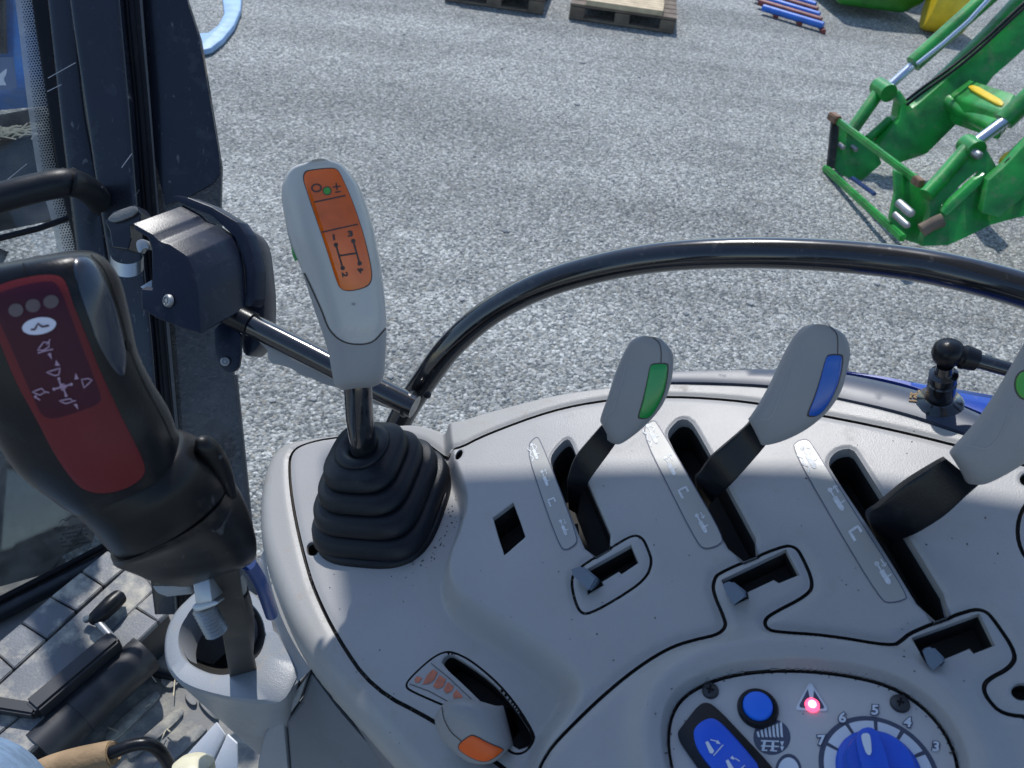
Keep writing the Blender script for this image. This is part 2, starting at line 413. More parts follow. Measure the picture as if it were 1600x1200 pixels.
def lay(name, vf, surf, off, m, parent, smooth=True):
    V, F = (vf.V, vf.F) if isinstance(vf, Marks) else vf
    W = []
    for x, y in V:
        p, n = surf(x, y); W.append(p+n*off)
    me = bpy.data.meshes.new(name); me.from_pydata([tuple(v) for v in W], [], F)
    bm = bmesh.new(); bm.from_mesh(me)
    for f in bm.faces:
        f.normal_update()
        if f.normal.dot(CAM-f.calc_center_median()) < 0: f.normal_flip()
    bm.to_mesh(me); bm.free()
    me.materials.append(MT[m]);
    if smooth: me.shade_smooth()
    return put(bpy.data.objects.new(name, me), parent)
def pad(name, poly, surf, off, m, parent, rings=8, lip=.0006, skirt=.002):
    """a raised inset plate following a curved surface: filled outline plus a skirt"""
    V, F = fill2d(poly, rings); n = len(poly); k0 = len(V)-n
    W = []; 
    for i, (x, y) in enumerate(V):
        p, nn = surf(x, y); W.append(p+nn*(off if i < k0 else off-lip))
    b = len(W)
    for x, y in poly:
        p, nn = surf(x, y); W.append(p-nn*skirt)
    for k in range(n): F.append((k0+k, b+k, b+(k+1) % n, k0+(k+1) % n))
    return mesh(name, W, F, m, parent, sharp=60)
ROOF_PTS = [(505, 690, 0), (700, 762, .01), (1000, 722, .022), (1250, 722, .022), (1620, 778, .022)]
# ================================================================== CONSOLE (height field over a tilted plane)
_a, _b2, _c = P(900, 790, .66), P(1400, 850, .57), P(1300, 1100, .50)
CN = (_b2-_a).cross(_c-_a).normalized()
if CN.dot(CAM-_a) < 0: CN = -CN
CO = _a
EU = (RT - CN*RT.dot(CN)).normalized(); EV = CN.cross(EU)
def p2uv(px, py, h=0.0):
    q = hit(px, py, CO+CN*h, CN)-CO
    return q.dot(EU), q.dot(EV)
def uv3(u, v, h=0.0): return CO+EU*u+EV*v+CN*h
def uvpoly(pts, h=0.0): return np.array([p2uv(p[0], p[1], p[2] if len(p) > 2 else h) for p in pts])
H = .022
def planeproj(h):
    def f(px, py): return hit(px, py, CO+CN*h, CN), CN
    return f
DECK = planeproj(H); LOW = planeproj(0.0)
PANEL_H = H-.008
PANEL = planeproj(PANEL_H)

# --- traced outlines (h chosen for the level each lies on)
crest = uvpoly(chaikin([(700, 560), (703, 700), (722, 745), (732, 782), (720, 826), (704, 863), (701, 895), (718, 925), (772, 955), (850, 1000), (903, 1045), (915, 1078), (893, 1122), (855, 1172), (835, 1330), (1900, 1400), (1900, 560)], 2), H)
outer = uvpoly(chaikin([(620, 659, 0), (560, 662, 0), (500, 672, -.004), (450, 690, -.012), (424, 722, -.02), (413, 775, -.028), (412, 850, -.03), (423, 904, -.03), (453, 985, -.03), (484, 1047, -.03), (547, 1122, -.03), (619, 1200, -.03), (720, 1330, -.03),
                        (1900, 1330, H), (1900, 790, H), (1700, 730, H), (1520, 680, H), (1420, 645, H), (1300, 617, H), (1200, 600, H), (1050, 595, H), (960, 600, H), (870, 612, H), (760, 640, H), (708, 663, .018), (690, 664, .008), (660, 661, 0)], 2))
seam1 = uvpoly(chaikin([(600, 674, 0), (530, 679, 0), (480, 689, 0), (454, 703, 0), (450, 730, 0), (457, 795, 0), (474, 869, 0), (490, 922, 0), (525, 994, 0), (581, 1075, 0), (678, 1125, 0), (772, 1188, 0), (800, 1210, 0), (830, 1330, 0), (1900, 1330, H), (1900, 830, H), (1700, 758, H), (1600, 724, H), (1500, 695, H), (1400, 670, H), (1260, 643, H), (1170, 625, H), (1050, 617, H), (950, 622, H), (860, 640, H), (760, 676, H), (709, 706, .02), (692, 706, .008), (658, 686, 0)], 2))
seam2 = uvpoly(chaikin([(1116, 902), (1124, 892), (1223, 850), (1243, 852), (1254, 868), (1271, 907), (1264, 927), (1204, 957), (1194, 968), (1198, 980), (1212, 985), (1290, 990), (1395, 1008), (1410, 998), (1424, 985), (1517, 949), (1541, 951), (1556, 968), (1590, 1019), (1580, 1041), (1544, 1059), (1537, 1073), (1544, 1090), (1567, 1114), (1620, 1118), (1700, 1330), (800, 1330), (832, 1205), (860, 1165), (915, 1110), (945, 1082), (978, 1054), (1014, 1028), (1052, 1007), (1091, 996), (1120, 990), (1134, 978), (1132, 964), (1113, 921)], 2), H)
pad1 = uvpoly(chaikin([(900, 888), (959, 852), (988, 835), (1003, 838), (1013, 858), (1019, 879), (1008, 905), (965, 934), (921, 958), (906, 957), (896, 932), (892, 905)], 2), H)
oval = uvpoly(chaikin([(1048, 1200), (1043, 1140), (1060, 1095), (1108, 1066), (1168, 1052), (1240, 1048), (1320, 1055), (1392, 1073), (1444, 1107), (1480, 1150), (1500, 1205), (1490, 1290), (1400, 1340), (1200, 1340), (1080, 1290)], 2), PANEL_H)
def rp(pts, h, n=1): return uvpoly(chaikin(pts, n), h)
slots = [
    (rp([(860, 713), (868, 700), (884, 684), (892, 688), (901, 712), (930, 778), (962, 852), (921, 875), (890, 800), (860, 726)], H), .045, .0024),
    (rp([(1043, 674), (1050, 664), (1062, 653), (1078, 655), (1092, 676), (1140, 764), (1194, 864), (1151, 880), (1098, 785), (1044, 686)], H), .045, .0026),
    (rp([(1295, 720), (1300, 710), (1312, 701), (1332, 699), (1344, 716), (1415, 830), (1494, 958), (1451, 973), (1376, 850), (1296, 730)], H), .045, .0028),
    (uvpoly([(770, 809), (802, 785), (812, 812), (821, 839), (788, 868), (778, 838)], H), .03, .0008),
    (uvpoly([(916, 890), (986, 851), (998, 879), (971, 897), (967, 893), (940, 909), (943, 914), (918, 929)], H), .022, .0008),
    (uvpoly([(1127, 906), (1228, 858), (1249, 898), (1217, 911), (1209, 906), (1168, 925), (1170, 935), (1148, 945)], H), .022, .0008),
    (uvpoly([(1425, 996), (1530, 958), (1555, 1008), (1521, 1021), (1515, 1013), (1475, 1030), (1470, 1040), (1448, 1046)], H), .022, .0008),
    (rp([(690, 1038), (692, 1028), (702, 1021), (716, 1028), (748, 1049), (778, 1074), (806, 1108), (834, 1152), (826, 1166), (806, 1172), (782, 1140), (760, 1105), (730, 1075)], 0), .03, .0012),
    (rp(circ2d(488, 857, 10, 11, 12), 0), .012, .0012),
    (rp(circ2d(717, 710, 5, 9, 10, .5), H), .006, .001),
    (rp(circ2d(1598, 1080, 18, 14, 12), H), .012, .0015),
    (rp(circ2d(1606, 748, 13, 11, 12), H), .008, .0015),
]
plate = uvpoly(chaikin([(634, 1072), (638, 1062), (672, 1030), (694, 1018), (710, 1019), (740, 1034), (792, 1080), (836, 1146), (833, 1163), (818, 1177), (802, 1178), (790, 1168), (760, 1130), (692, 1102), (640, 1079)], 2), 0)
ringseam = uvpoly(circ2d(1640, 830, 50, 62, 32), H)

# --- grid
uu = [p2uv(x, y) for x, y in ((380, 560), (1720, 560), (380, 1290), (1720, 1290))]
U0, U1 = uu[2][0]-.01, p2uv(1690, 900)[0]; V0, V1 = min(uu[2][1], uu[3][1]), uu[0][1]+.02
U0 = p2uv(400, 1000)[0]-.06; V0 = p2uv(1100, 1310)[1]; V1 = p2uv(1050, 570)[1]+.03
STEP = .0007
us = np.arange(U0, U1, STEP); vs = np.arange(V0, V1, STEP)
X, Y = np.meshgrid(us, vs); X = X.ravel(); Y = Y.ravel()
NU, NV = len(us), len(vs)
def sdf(poly, margin=.03):
    lo = poly.min(0)-margin; hi = poly.max(0)+margin
    idx = np.nonzero((X > lo[0]) & (X < hi[0]) & (Y > lo[1]) & (Y < hi[1]))[0]
    x = X[idx]; y = Y[idx]; d2 = np.full(len(idx), 1e9); ins = np.zeros(len(idx), bool)
    n = len(poly)
    for i in range(n):
        ax, ay = poly[i]; bx, by = poly[(i+1) % n]; ex, ey = bx-ax, by-ay; L2 = ex*ex+ey*ey
        if L2 < 1e-16: continue
        t = np.clip(((x-ax)*ex+(y-ay)*ey)/L2, 0, 1); d2 = np.minimum(d2, (x-ax-t*ex)**2+(y-ay-t*ey)**2)
        if abs(ey) > 1e-12:
            c = ((ay > y) != (by > y)) & (x < ex*(y-ay)/ey+ax); ins ^= c
    out = np.full(len(X), margin); out[idx] = np.where(ins, -np.sqrt(d2), np.sqrt(d2)); return out
def sst(a, b, x):
    t = np.clip((x-a)/(b-a), 0, 1); return t*t*(3-2*t)
# macro level
sc = sdf(crest, .08)
WD = .015 + .010*sst(-.02, .08, -Y-.06)
hm = H*(1-sst(0, 1, (sc+.002)/WD))
so_ = sdf(outer, .2)
_P0 = np.array(CO-CAM)[None]+X[:, None]*np.array(EU)[None]+Y[:, None]*np.array(EV)[None]
_d = _P0 @ np.array(FW); PX = 800+FPX*(_P0 @ np.array(RT))/_d; PY = 600-FPX*(_P0 @ np.array(UP))/_d
left = 1-sst(0, 1, (PX-(520+np.clip(PY-900, 0, 900)))/130)
wedge = .005+.016*left
x1 = np.clip(1+so_/wedge, 0, 1)
hh = hm - (.012+.022*left)*(1-np.sqrt(np.clip(1-x1**2, 0, 1)))
def groove(sd, w=.0016, dep=.003): return dep*(1-sst(w*.35, w, np.abs(sd)))
s1 = sdf(seam1); s2 = sdf(seam2); sp1 = sdf(pad1); sov = sdf(oval, .04); spl = sdf(plate); srs = sdf(ringseam)
# rounded shoulders along seams
hh = hh - .0020*np.exp(-(s1/.0042)**2) - .0024*np.exp(-(s2/.0048)**2) - .0012*np.exp(-(sp1/.0034)**2)
# the rim outside the first seam stands slightly lower
# control bezel: ridge then recess
ridge = .0075*np.exp(-((sov-.013)/.011)**2)*(s2 < 0)
hh = hh + ridge*sst(0, .006, -s2)
t = sst(-.0, .0045, sov)
hh = np.where(sov < .02, hh*t + PANEL_H*(1-t), hh)
cut = np.full(len(X), .02); SN = np.zeros(len(X), bool); SX = X.copy(); SY = Y.copy()
def carve(poly, s, hw=None):
    """open the panel inside an outline (hw None) or along it (gap of half width hw); vertices next to the cut move onto it"""
    global cut
    s = s.copy(); f = s if hw is None else np.abs(s)-hw
    idx = np.nonzero((np.abs(f) < STEP*.74) & (np.abs(s) < .019))[0]
    best = np.full(len(idx), 1e9); bx_ = X[idx].copy(); by_ = Y[idx].copy()
    for i in range(len(poly)):
        ax, ay = poly[i]; ex, ey = poly[(i+1) % len(poly)]-poly[i]; L2 = ex*ex+ey*ey
        if L2 < 1e-16: continue
        t = np.clip(((X[idx]-ax)*ex+(Y[idx]-ay)*ey)/L2, 0, 1); qx = ax+t*ex; qy = ay+t*ey
        d = (X[idx]-qx)**2+(Y[idx]-qy)**2; m_ = d < best; best[m_] = d[m_]; bx_[m_] = qx[m_]; by_[m_] = qy[m_]
    if hw is not None:
        dx, dy = X[idx]-bx_, Y[idx]-by_; l = np.maximum(np.hypot(dx, dy), 1e-7); bx_ += dx/l*hw; by_ += dy/l*hw
    SX[idx] = bx_; SY[idx] = by_; SN[idx] = True; f = f.copy(); f[idx] = 0
    cut = np.where(f < 0, np.minimum(f, cut), np.where(cut < 0, cut, np.minimum(cut, f)))
for poly, s, hw in ((seam1, s1, .0015), (seam2, s2, .0013), (pad1, sp1, .0011), (plate, spl, .0008), (ringseam, srs, .0013), (oval, sov, .0009)):
    carve(poly, s, hw)
for poly, dep, bev in slots:
    s = sdf(poly, .02)
    hh = hh - bev*.55*(1-sst(0, bev*1.6, s))**2
    carve(poly, s)
# faint moulding waviness
hh = hh + .00018*np.sin(X*61+Y*23)+.00012*np.sin(Y*83-X*31)
VX = np.array(CO)[None]+SX[:, None]*np.array(EU)[None]+SY[:, None]*np.array(EV)[None]+hh[:, None]*np.array(CN)[None]
ii = np.arange(NU*NV).reshape(NV, NU)
Q = np.stack([ii[:-1, :-1], ii[:-1, 1:], ii[1:, 1:], ii[1:, :-1]], -1).reshape(-1, 4)
# triangles wherever a slot outline passes, split along the outline
qc = cut[Q]; qn = SN[Q]
near_ = qn.any(1)
d13 = qn[:, 1] & qn[:, 3] & ~(qn[:, 0] & qn[:, 2])
q0 = Q[~near_]; a_ = Q[near_ & ~d13]; b_ = Q[near_ & d13]
T = np.concatenate([a_[:, [0, 1, 2]], a_[:, [0, 2, 3]], b_[:, [0, 1, 3]], b_[:, [1, 2, 3]]])
T = T[cut[T].sum(1) > 1e-9]
q0 = q0[cut[q0].mean(1) > 0]
Q4, T3 = q0, T
def region(I):
    fm = lambda a: a[I].mean(1)
    f1, f2 = fm(s1), fm(s2)
    r = np.where(f1 > 0, 0, 1)
    r = np.where((f2 < 0) & (f1 < 0), 2, r)
    r = np.where(fm(sov) < 0, 3, r)
    r = np.where(fm(sp1) < 0, 4, r)
    r = np.where(fm(spl) < 0, 6, r)
    return np.where(fm(so_) < 0, r, -1)
R4, R3 = region(Q4), region(T3)
console = empty('side_console', uv3(0, -.05), 'grey moulded side console with long lever slots and an oval dial panel', 'console')
def np_part(name, k, m, parent):
    q = Q4[R4 == k]; t = T3[R3 == k]
    used, inv = np.unique(np.concatenate([q.ravel(), t.ravel()]), return_inverse=True)
    nq, nt_ = len(q), len(t)
    me = bpy.data.meshes.new(name)
    me.vertices.add(len(used)); me.vertices.foreach_set('co', VX[used].astype(np.float32).ravel())
    me.loops.add(nq*4+nt_*3); me.loops.foreach_set('vertex_index', inv.ravel().astype(np.int32))
    me.polygons.add(nq+nt_)
    me.polygons.foreach_set('loop_start', np.concatenate([np.arange(0, nq*4, 4), nq*4+np.arange(0, nt_*3, 3)]).astype(np.int32))
    me.update(calc_edges=True); me.validate(); me.shade_smooth(); me.materials.append(MT[m])
    return put(bpy.data.objects.new(name, me), parent)
np_part('outer_rim', 0, 'rim', console)
deck_o = np_part('deck_panel', 1, 'plastic', console)
np_part('control_bezel', 2, 'plastic', console)
panel_o = np_part('dial_faceplate', 3, 'face', console)
np_part('slot_pad', 4, 'plastic', console)
np_part('throttle_plate', 6, 'plastic', console)
def hm_at(u, v):
    i = min(NU-2, max(0, int((u-U0)/STEP))); j = min(NV-2, max(0, int((v-V0)/STEP))); return float(hh[j*NU+i])
def gap_floor(poly, hw, m='gap', rise=(0, 0)):
    n = len(poly); V = []; F = []; keep_ = []
    area = sum(poly[i-1][0]*poly[i][1]-poly[i][0]*poly[i-1][1] for i in range(n))
    sg = 1 if area > 0 else -1                     # nn*sg points inwards
    for i in range(n):
        a, b = poly[i-1], poly[(i+1) % n]; t = (b-a)/max(np.hypot(*(b-a)), 1e-9); nn = np.array((-t[1], t[0]))*sg; p = poly[i]
        keep_.append(U0 < p[0] < U1 and V0 < p[1] < V1)
        h = hm_at(*p)
        for o, d in ((-hw*1.25, rise[0]), (-hw*1.3, -.0045), (hw*1.3, -.0045), (hw*1.25, rise[1])): V.append(uv3(*(p+nn*o), h+d))
    for i in range(n):
        j = (i+1) % n
        if keep_[i] and keep_[j]:
            for k in range(3): F.append((4*i+k, 4*i+k+1, 4*j+k+1, 4*j+k))
    mesh('panel_gap', V, F, m, console)
def dense(poly, l=.004):
    out = []
    for i in range(len(poly)):
        a, b = poly[i], poly[(i+1) % len(poly)]; k = max(1, int(np.hypot(*(b-a))/l))
        out += [a+(b-a)*q/k for q in range(k)]
    return np.array(out)
for poly, hw in ((seam1, .0015), (seam2, .0013), (pad1, .0011), (plate, .0008), (ringseam, .0013)): gap_floor(dense(poly), hw)
gap_floor(dense(oval), .0009, 'gap', (.0024, 0))
_bp = [uv3(min(max(p[0], U0), U1), min(max(p[1], V0), V1), -.034) for p in outer.mean(0)+(outer-outer.mean(0))*.965]
prism('console_base', _bp, -CN*.02, 'well', console)
# slot walls: upper lip in the panel colour, dark shaft below
SLH = [H, H, H, H, H, H, H, 0, 0, H, H, H]
for (poly, dep, bev), h0 in zip(slots, SLH):
    c_ = poly.mean(0); n = len(poly); top_ = h0-bev*.5+.0002
    if dep < .018 and h0 == 0: top_ = h0-bev*.5
    lipd = .009 if dep > .035 else min(.004, dep*.3)
    V = [uv3(p[0], p[1], top_) for p in poly]+[uv3(*(c_+(p-c_)*.985), top_-lipd) for p in poly]
    F = [(i, (i+1) % n, n+(i+1) % n, n+i) for i in range(n)]
    sl_ = mesh('slot_lip', V, F, 'plastic', console)
    V = [uv3(*(c_+(p-c_)*.985), top_-lipd) for p in poly]+[uv3(*(c_+(p-c_)*1.02), top_-dep) for p in poly]
    F.append(tuple(n+i for i in range(n)))
    mesh('slot_well', V, F, 'well', console)
# lower fairing: outward-flaring wall under the rim
base = [(404, 800, -.026), (412, 850, -.03), (423, 904, -.03), (453, 985, -.03), (484, 1047, -.03), (547, 1122, -.03), (619, 1200, -.03), (720, 1330, -.03)]
base = catmull(base, 5)
V = []; F = []; nb = len(base)
for j, (dn, off) in enumerate(((.004, -.003), (-.01, -.0025), (-.05, -.002), (-.16, .02), (-.5, .06))):
    for i, (x, y, h) in enumerate(base):
        u, v = p2uv(x, y, h); a = p2uv(*base[max(0, i-1)]); b = p2uv(*base[min(nb-1, i+1)])
        tx, ty = b[0]-a[0], b[1]-a[1]; l = math.hypot(tx, ty); nx, ny = ty/l, -tx/l
        V.append(uv3(u-nx*off*-1, v-ny*off*-1, h+dn))
for j in range(4):
    for i in range(nb-1): F.append((j*nb+i, j*nb+i+1, (j+1)*nb+i+1, (j+1)*nb+i))
mesh('lower_fairing', V, F, 'fair', console)
_fp = [CP0(x, y) for x, y in ()] if False else None
prism('fairing_front', [P(x, y, d) for x, y, d in [(484, 1049, .655), (462, 1078, .665), (436, 1108, .68), (412, 1150, .70), (402, 1192, .72), (396, 1290, .76), (462, 1290, .735), (450, 1200, .71), (444, 1130, .685), (468, 1096, .67)]], FW*.05, 'cup', console, .004)
prism('fairing_side', [P(x, y, d) for x, y, d in [(486, 1050, .652), (470, 1096, .668), (447, 1128, .684), (453, 1200, .709), (466, 1290, .734), (720, 1290, .66), (600, 1190, .655), (530, 1110, .65)]], FW*.05, 'fair', console, .004)
# --- labels on the deck
def icons(o, d, kind, w):
    """pictogram of a ram; o centre px, d unit vector along the label (towards the driver), w scale"""
    d = np.array(d)/np.hypot(*d); s = np.array((-d[1], d[0])); m = Marks(); o = np.array(o, float)
    pt = lambda a, b: tuple(o+d*a*w+s*b*w)
    if kind in ('ram', 'float', 'up'):
        m.poly([pt(-6, -3), pt(10, -3), pt(13, -1.5), pt(13, 1.5), pt(10, 3), pt(-6, 3)])
        m.stroke([pt(-6, 0), pt(-15, 0)], 2*w); m.circ(*pt(-16, 0), 3*w, n=12)
        m.stroke([pt(4, -3), pt(4, -8)], 1.8*w)
    if kind == 'ram':
        m.stroke([pt(-8, -7), pt(-18, -7)], 1.6*w); m.stroke([pt(-15, -10), pt(-18, -7), pt(-15, -4)], 1.6*w)
    if kind == 'up':
        m.stroke([pt(-8, -7), pt(-18, -7)], 1.6*w); m.stroke([pt(-11, -10), pt(-8, -7), pt(-11, -4)], 1.6*w)
    if kind == 'float':
        m.stroke([pt(-14+i*2.5, 8+2*math.sin(i*1.3)) for i in range(12)], 1.8*w)
        m.stroke([pt(-16+i*2, -6+2*math.sin(i*1.5)) for i in range(7)], 1.6*w)
    if kind == 'c':
        m.stroke([pt(5, 8), pt(-5, 8), pt(-5, -4), pt(3, -4)], 3.2*w) if False else m.stroke([pt(7, 6), pt(-6, 6), pt(-6, -6), pt(2, -6)], 3.4*w)
    return m
def label(poly, ics, d, w):
    poly = chaikin(poly, 2)
    o = lay('label_strip', ngon2d(poly), DECK, .0004, 'label', console, smooth=False)
    c = np.mean(poly, axis=0)
    e = lay('label_outline', stroke2d(poly, 1.4, True), DECK, .00055, 'inkpurple', o, smooth=False)
    mk = Marks()
    for (x, y, k) in ics: mk.add((icons((x, y), d, k, w).V, icons((x, y), d, k, w).F))
    lay('pictogram', mk, DECK, .0007, 'picto', o, smooth=False)
label([(822, 700), (838, 681), (845, 690), (874, 762), (903, 842), (899, 852), (883, 861), (874, 852), (846, 776)], [(836, 708, 'float'), (852, 750, 'ram'), (863, 785, 'c'), (881, 827, 'up')], (16, 40), .82)
label([(1001, 672), (1021, 655), (1029, 665), (1076, 745), (1131, 840), (1125, 852), (1102, 859), (1090, 850), (1044, 760)], [(1020, 681, 'float'), (1048, 731, 'ram'), (1069, 770, 'c'), (1097, 821, 'up')], (25, 46), 1.05)
label([(1237, 700), (1246, 689), (1262, 686), (1272, 700), (1345, 817), (1419, 932), (1412, 938), (1390, 943), (1376, 938), (1306, 822)], [(1265, 718, 'float'), (1308, 784, 'ram'), (1338, 834, 'c'), (1381, 899, 'up')], (42, 66), 1.3)
lay('throttle_print', (lambda m: (m.poly([(648, 1062), (652, 1057), (660, 1060), (655, 1067), (649, 1067)]), m.poly([(677, 1046), (684, 1051), (679, 1062), (672, 1068), (660, 1070), (668, 1055)]), m.poly([(687, 1055), (697, 1062), (693, 1073), (684, 1077), (677, 1073), (679, 1068)]),
     m.poly([(700, 1066), (709, 1073), (706, 1080), (698, 1084), (693, 1078)]), m.poly([(713, 1078), (723, 1088), (722, 1091), (709, 1092), (708, 1085)])) and m)(Marks()), LOW, .0006, 'orangeprint', console, smooth=False)
lay('throttle_line', Marks().stroke([(674, 1037), (700, 1058), (740, 1096)], 1.2).stroke([(640, 1069), (670, 1080), (703, 1098)], 1.2), LOW, .0006, 'ink', console, smooth=False)

# --- dial panel contents
def screw(px, py, r, m):
    o = lathe('screw', PANEL(px, py)[0], CN, [(0, .0034), (r*.6, .0032), (r*.9, .0024), (r, .001), (r, -.001)], m, console, 20)
    q = planeproj(PANEL_H+.0033)
    x, y = pix(PANEL(px, py)[0]+CN*.0033)
    lay('screw_cross', Marks().stroke([(x-6, y-1), (x+6, y+2)], 3.4).stroke([(x+1, y-6), (x-2, y+7)], 3.4), q, .0004, 'seal', o, smooth=False)
screw(1110, 1080, .0055, 'screw'); screw(1406, 1100, .0058, 'screw')
c = PANEL(1184, 1108)[0]
bz = lathe('button_collar', c, CN, [(.0126, -.001), (.0128, .002), (.0118, .0042), (.0098, .0045), (.0094, .003), (.0094, .0)], 'black', console, 36)
lathe('push_button', c, CN, [(.0092, 0), (.0092, .0055), (.0085, .0066), (.006, .0072), (0, .0073)], 'bluebtn', console, 36)
tri = soft([(1266, 1064), (1296, 1112), (1241, 1110)], .16)
tri_in = soft([(1266, 1070), (1290, 1108), (1247, 1106)], .16)
wl = lay('warning_triangle', ngon2d(tri), PANEL, .0003, 'mark', console, smooth=False)
lay('triangle_field', ngon2d(tri_in), PANEL, .0005, 'inkpurple', wl, smooth=False)
lay('exclamation_mark', ngon2d([(1262, 1076), (1264, 1072), (1270, 1072), (1272, 1077), (1270, 1096), (1266, 1096)]), PANEL, .0008, 'mark', wl, smooth=False)
lm = lathe('warning_lamp', PANEL(1269, 1102)[0], CN, [(.0046, 0), (.0043, .0012), (.0036, .0016), (0, .0017)], 'led', console, 24)
lathe('lamp_core', PANEL(1269, 1102)[0], CN, [(.0026, .0010), (.0024, .0024), (0, .0028)], 'ledcore', lm, 20)
ic = lay('round_icon', ngon2d(circ2d(1206, 1152, 29, 28, 32)), PANEL, .0003, 'inkpurple', console, smooth=False)
mk = Marks()
for i in range(7):
    x = 1184+i*6.0; mk.poly([(x-2, 1148-i*2.2-4), (x+1.6, 1147-i*2.6-4), (x+3.4, 1153), (x, 1151.5)])
mk.stroke([(1189, 1158), (1217, 1159)], 2.2).stroke([(1189, 1166), (1217, 1167)], 2).stroke([(1195, 1158), (1192, 1173)], 4).stroke([(1208, 1158), (1207, 1173)], 4).stroke([(1190, 1173), (1199, 1173)], 2).stroke([(1203, 1173), (1214, 1174)], 2)
mk.poly([(1219, 1159), (1225, 1159), (1222, 1167)]).poly([(1219, 1167), (1225, 1167), (1222, 1174)])
lay('icon_print', mk, PANEL, .0006, 'mark', ic, smooth=False)
# rocker switch
fr = [PANEL(x, y)[0] for x, y in chaikin([(1056, 1150), (1068, 1135), (1090, 1106), (1103, 1099), (1118, 1106), (1160, 1150), (1212, 1206), (1225, 1235), (1170, 1290), (1150, 1285), (1075, 1180)], 2)]
rk = prism('rocker_frame', [p-CN*.001 for p in fr], CN*.0045, 'black', console, .0008)
rq = planeproj(PANEL_H+.0035)
rock = chaikin([(1083, 1152), (1090, 1138), (1110, 1126), (1126, 1132), (1150, 1156), (1172, 1182), (1188, 1205), (1180, 1235), (1150, 1245), (1092, 1180)], 2)
bm = bmesh.new(); V2, F2 = fill2d(rock, 10); vs_ = []
for i, (x, y) in enumerate(V2):
    p, n = rq(x, y); r_ = 0 if i == 0 else (i-1)//len(rock)/9
    a = ((x-1135)*.7+(y-1180)*.72)/60   # along the rocker: dished in the middle
    vs_.append(bm.verts.new(p+n*(.0046+.003*a*a-.002*max(0, r_-.75)*4*.8)))
for f in F2: bm.faces.new([vs_[i] for i in f])
n_ = len(rock); k0 = len(V2)-n_; bs = [bm.verts.new(rq(*p)[0]-CN*.001) for p in rock]
for k in range(n_): bm.faces.new((vs_[k0+k], bs[k], bs[(k+1) % n_], vs_[k0+(k+1) % n_]))
rkb = meshbm('rocker', bm, 'blueknob', console, sharp=60)
rs = bvh_of(rkb)
mk = Marks().poly([(1102, 1160), (1106, 1158), (1116, 1174), (1113, 1178), (1109, 1177)]).stroke([(1110, 1156), (1118, 1158), (1124, 1161)], 1.6).poly([(1121, 1156), (1126, 1163), (1119, 1162)]).stroke([(1115, 1181), (1130, 1164)], 1.6)
mk.poly([(1134, 1189), (1138, 1187), (1148, 1203), (1144, 1206), (1140, 1205)]).stroke([(1142, 1184), (1150, 1186), (1156, 1190)], 1.6).poly([(1145, 1181), (1141, 1185), (1147, 1188)]).stroke([(1148, 1212), (1164, 1196)], 1.6)
lay('rocker_print', mk, rs, .0004, 'mark', rkb, smooth=False)
# rotary dial
DC = PANEL(1372, 1206)[0]
def dp(r, a, h=0.0):  # a degrees, 0 = along EU, counter-clockwise
    return DC+EU*(r*math.cos(rad(a)))+EV*(r*math.sin(rad(a)))+CN*h
def ring3(name, r0, r1, a0, a1, h, m, parent, n=24):
    V = []; F = []
    for i in range(n+1):
        a = a0+(a1-a0)*i/n; V += [dp(r0, a, h), dp(r1, a, h)]
    for i in range(n): F.append((2*i, 2*i+2, 2*i+3, 2*i+1))
    return mesh(name, V, F, m, parent, smooth=False)
def rpx(px, py): return (PANEL(px, py)[0]-DC).length, math.degrees(math.atan2((PANEL(px, py)[0]-DC).dot(EV), (PANEL(px, py)[0]-DC).dot(EU)))
R5, A5 = rpx(1366, 1128)[0], rpx(1366, 1116)[1]
angs = [rpx(*q)[1] for q in ((1283, 1158), (1317, 1123), (1367, 1111), (1418, 1130), (1462, 1169))]
RN = [rpx(*q)[0] for q in ((1283, 1158), (1317, 1123), (1367, 1111), (1418, 1130), (1462, 1169))]
RO = R5+.001
sr = ring3('scale_ring', RO-.0085, RO+.0022, -60, 240, .0003, 'inkpurple', console, 60)
ext = [angs[0]+(angs[0]-angs[1])]+angs+[angs[4]-(angs[3]-angs[4])]
for i in range(6):
    a0, a1 = ext[i], ext[i+1]; ring3('scale_segment', RO-.0078, RO-.0008, a0-2.2, a1+2.2, .0006, 'mark', sr, 12)
mk = Marks(); mk2 = Marks()
for s, q, r_ in (('7', (1283, 1158), -.05), ('6', (1316, 1123), .02), ('5', (1367, 1111), .06), ('4', (1418, 1130), .08), ('3', (1462, 1168), .12)):
    mk.text(s, q[0], q[1], 21, rot=r_, sx=1.15, bold=.03); mk2.add(text2d(s, q[0], q[1], 21, r_, 1.15, .1))
lay('scale_number_outline', mk2, PANEL, .0008, 'inkpurple', sr, smooth=False)  # bolder dark print behind the white numerals
lay('scale_number', mk, PANEL, .0011, 'mark', sr, smooth=False)
KR = RO-.0072
kn = lathe('dial_knob', DC, CN, [(KR, 0), (KR, .0025), (KR-.0012, .0042), (KR-.004, .005), (KR-.0045, .013), (KR-.006, .0152), (KR-.010, .016), (0, .0165)], 'blueknob', console, 64)
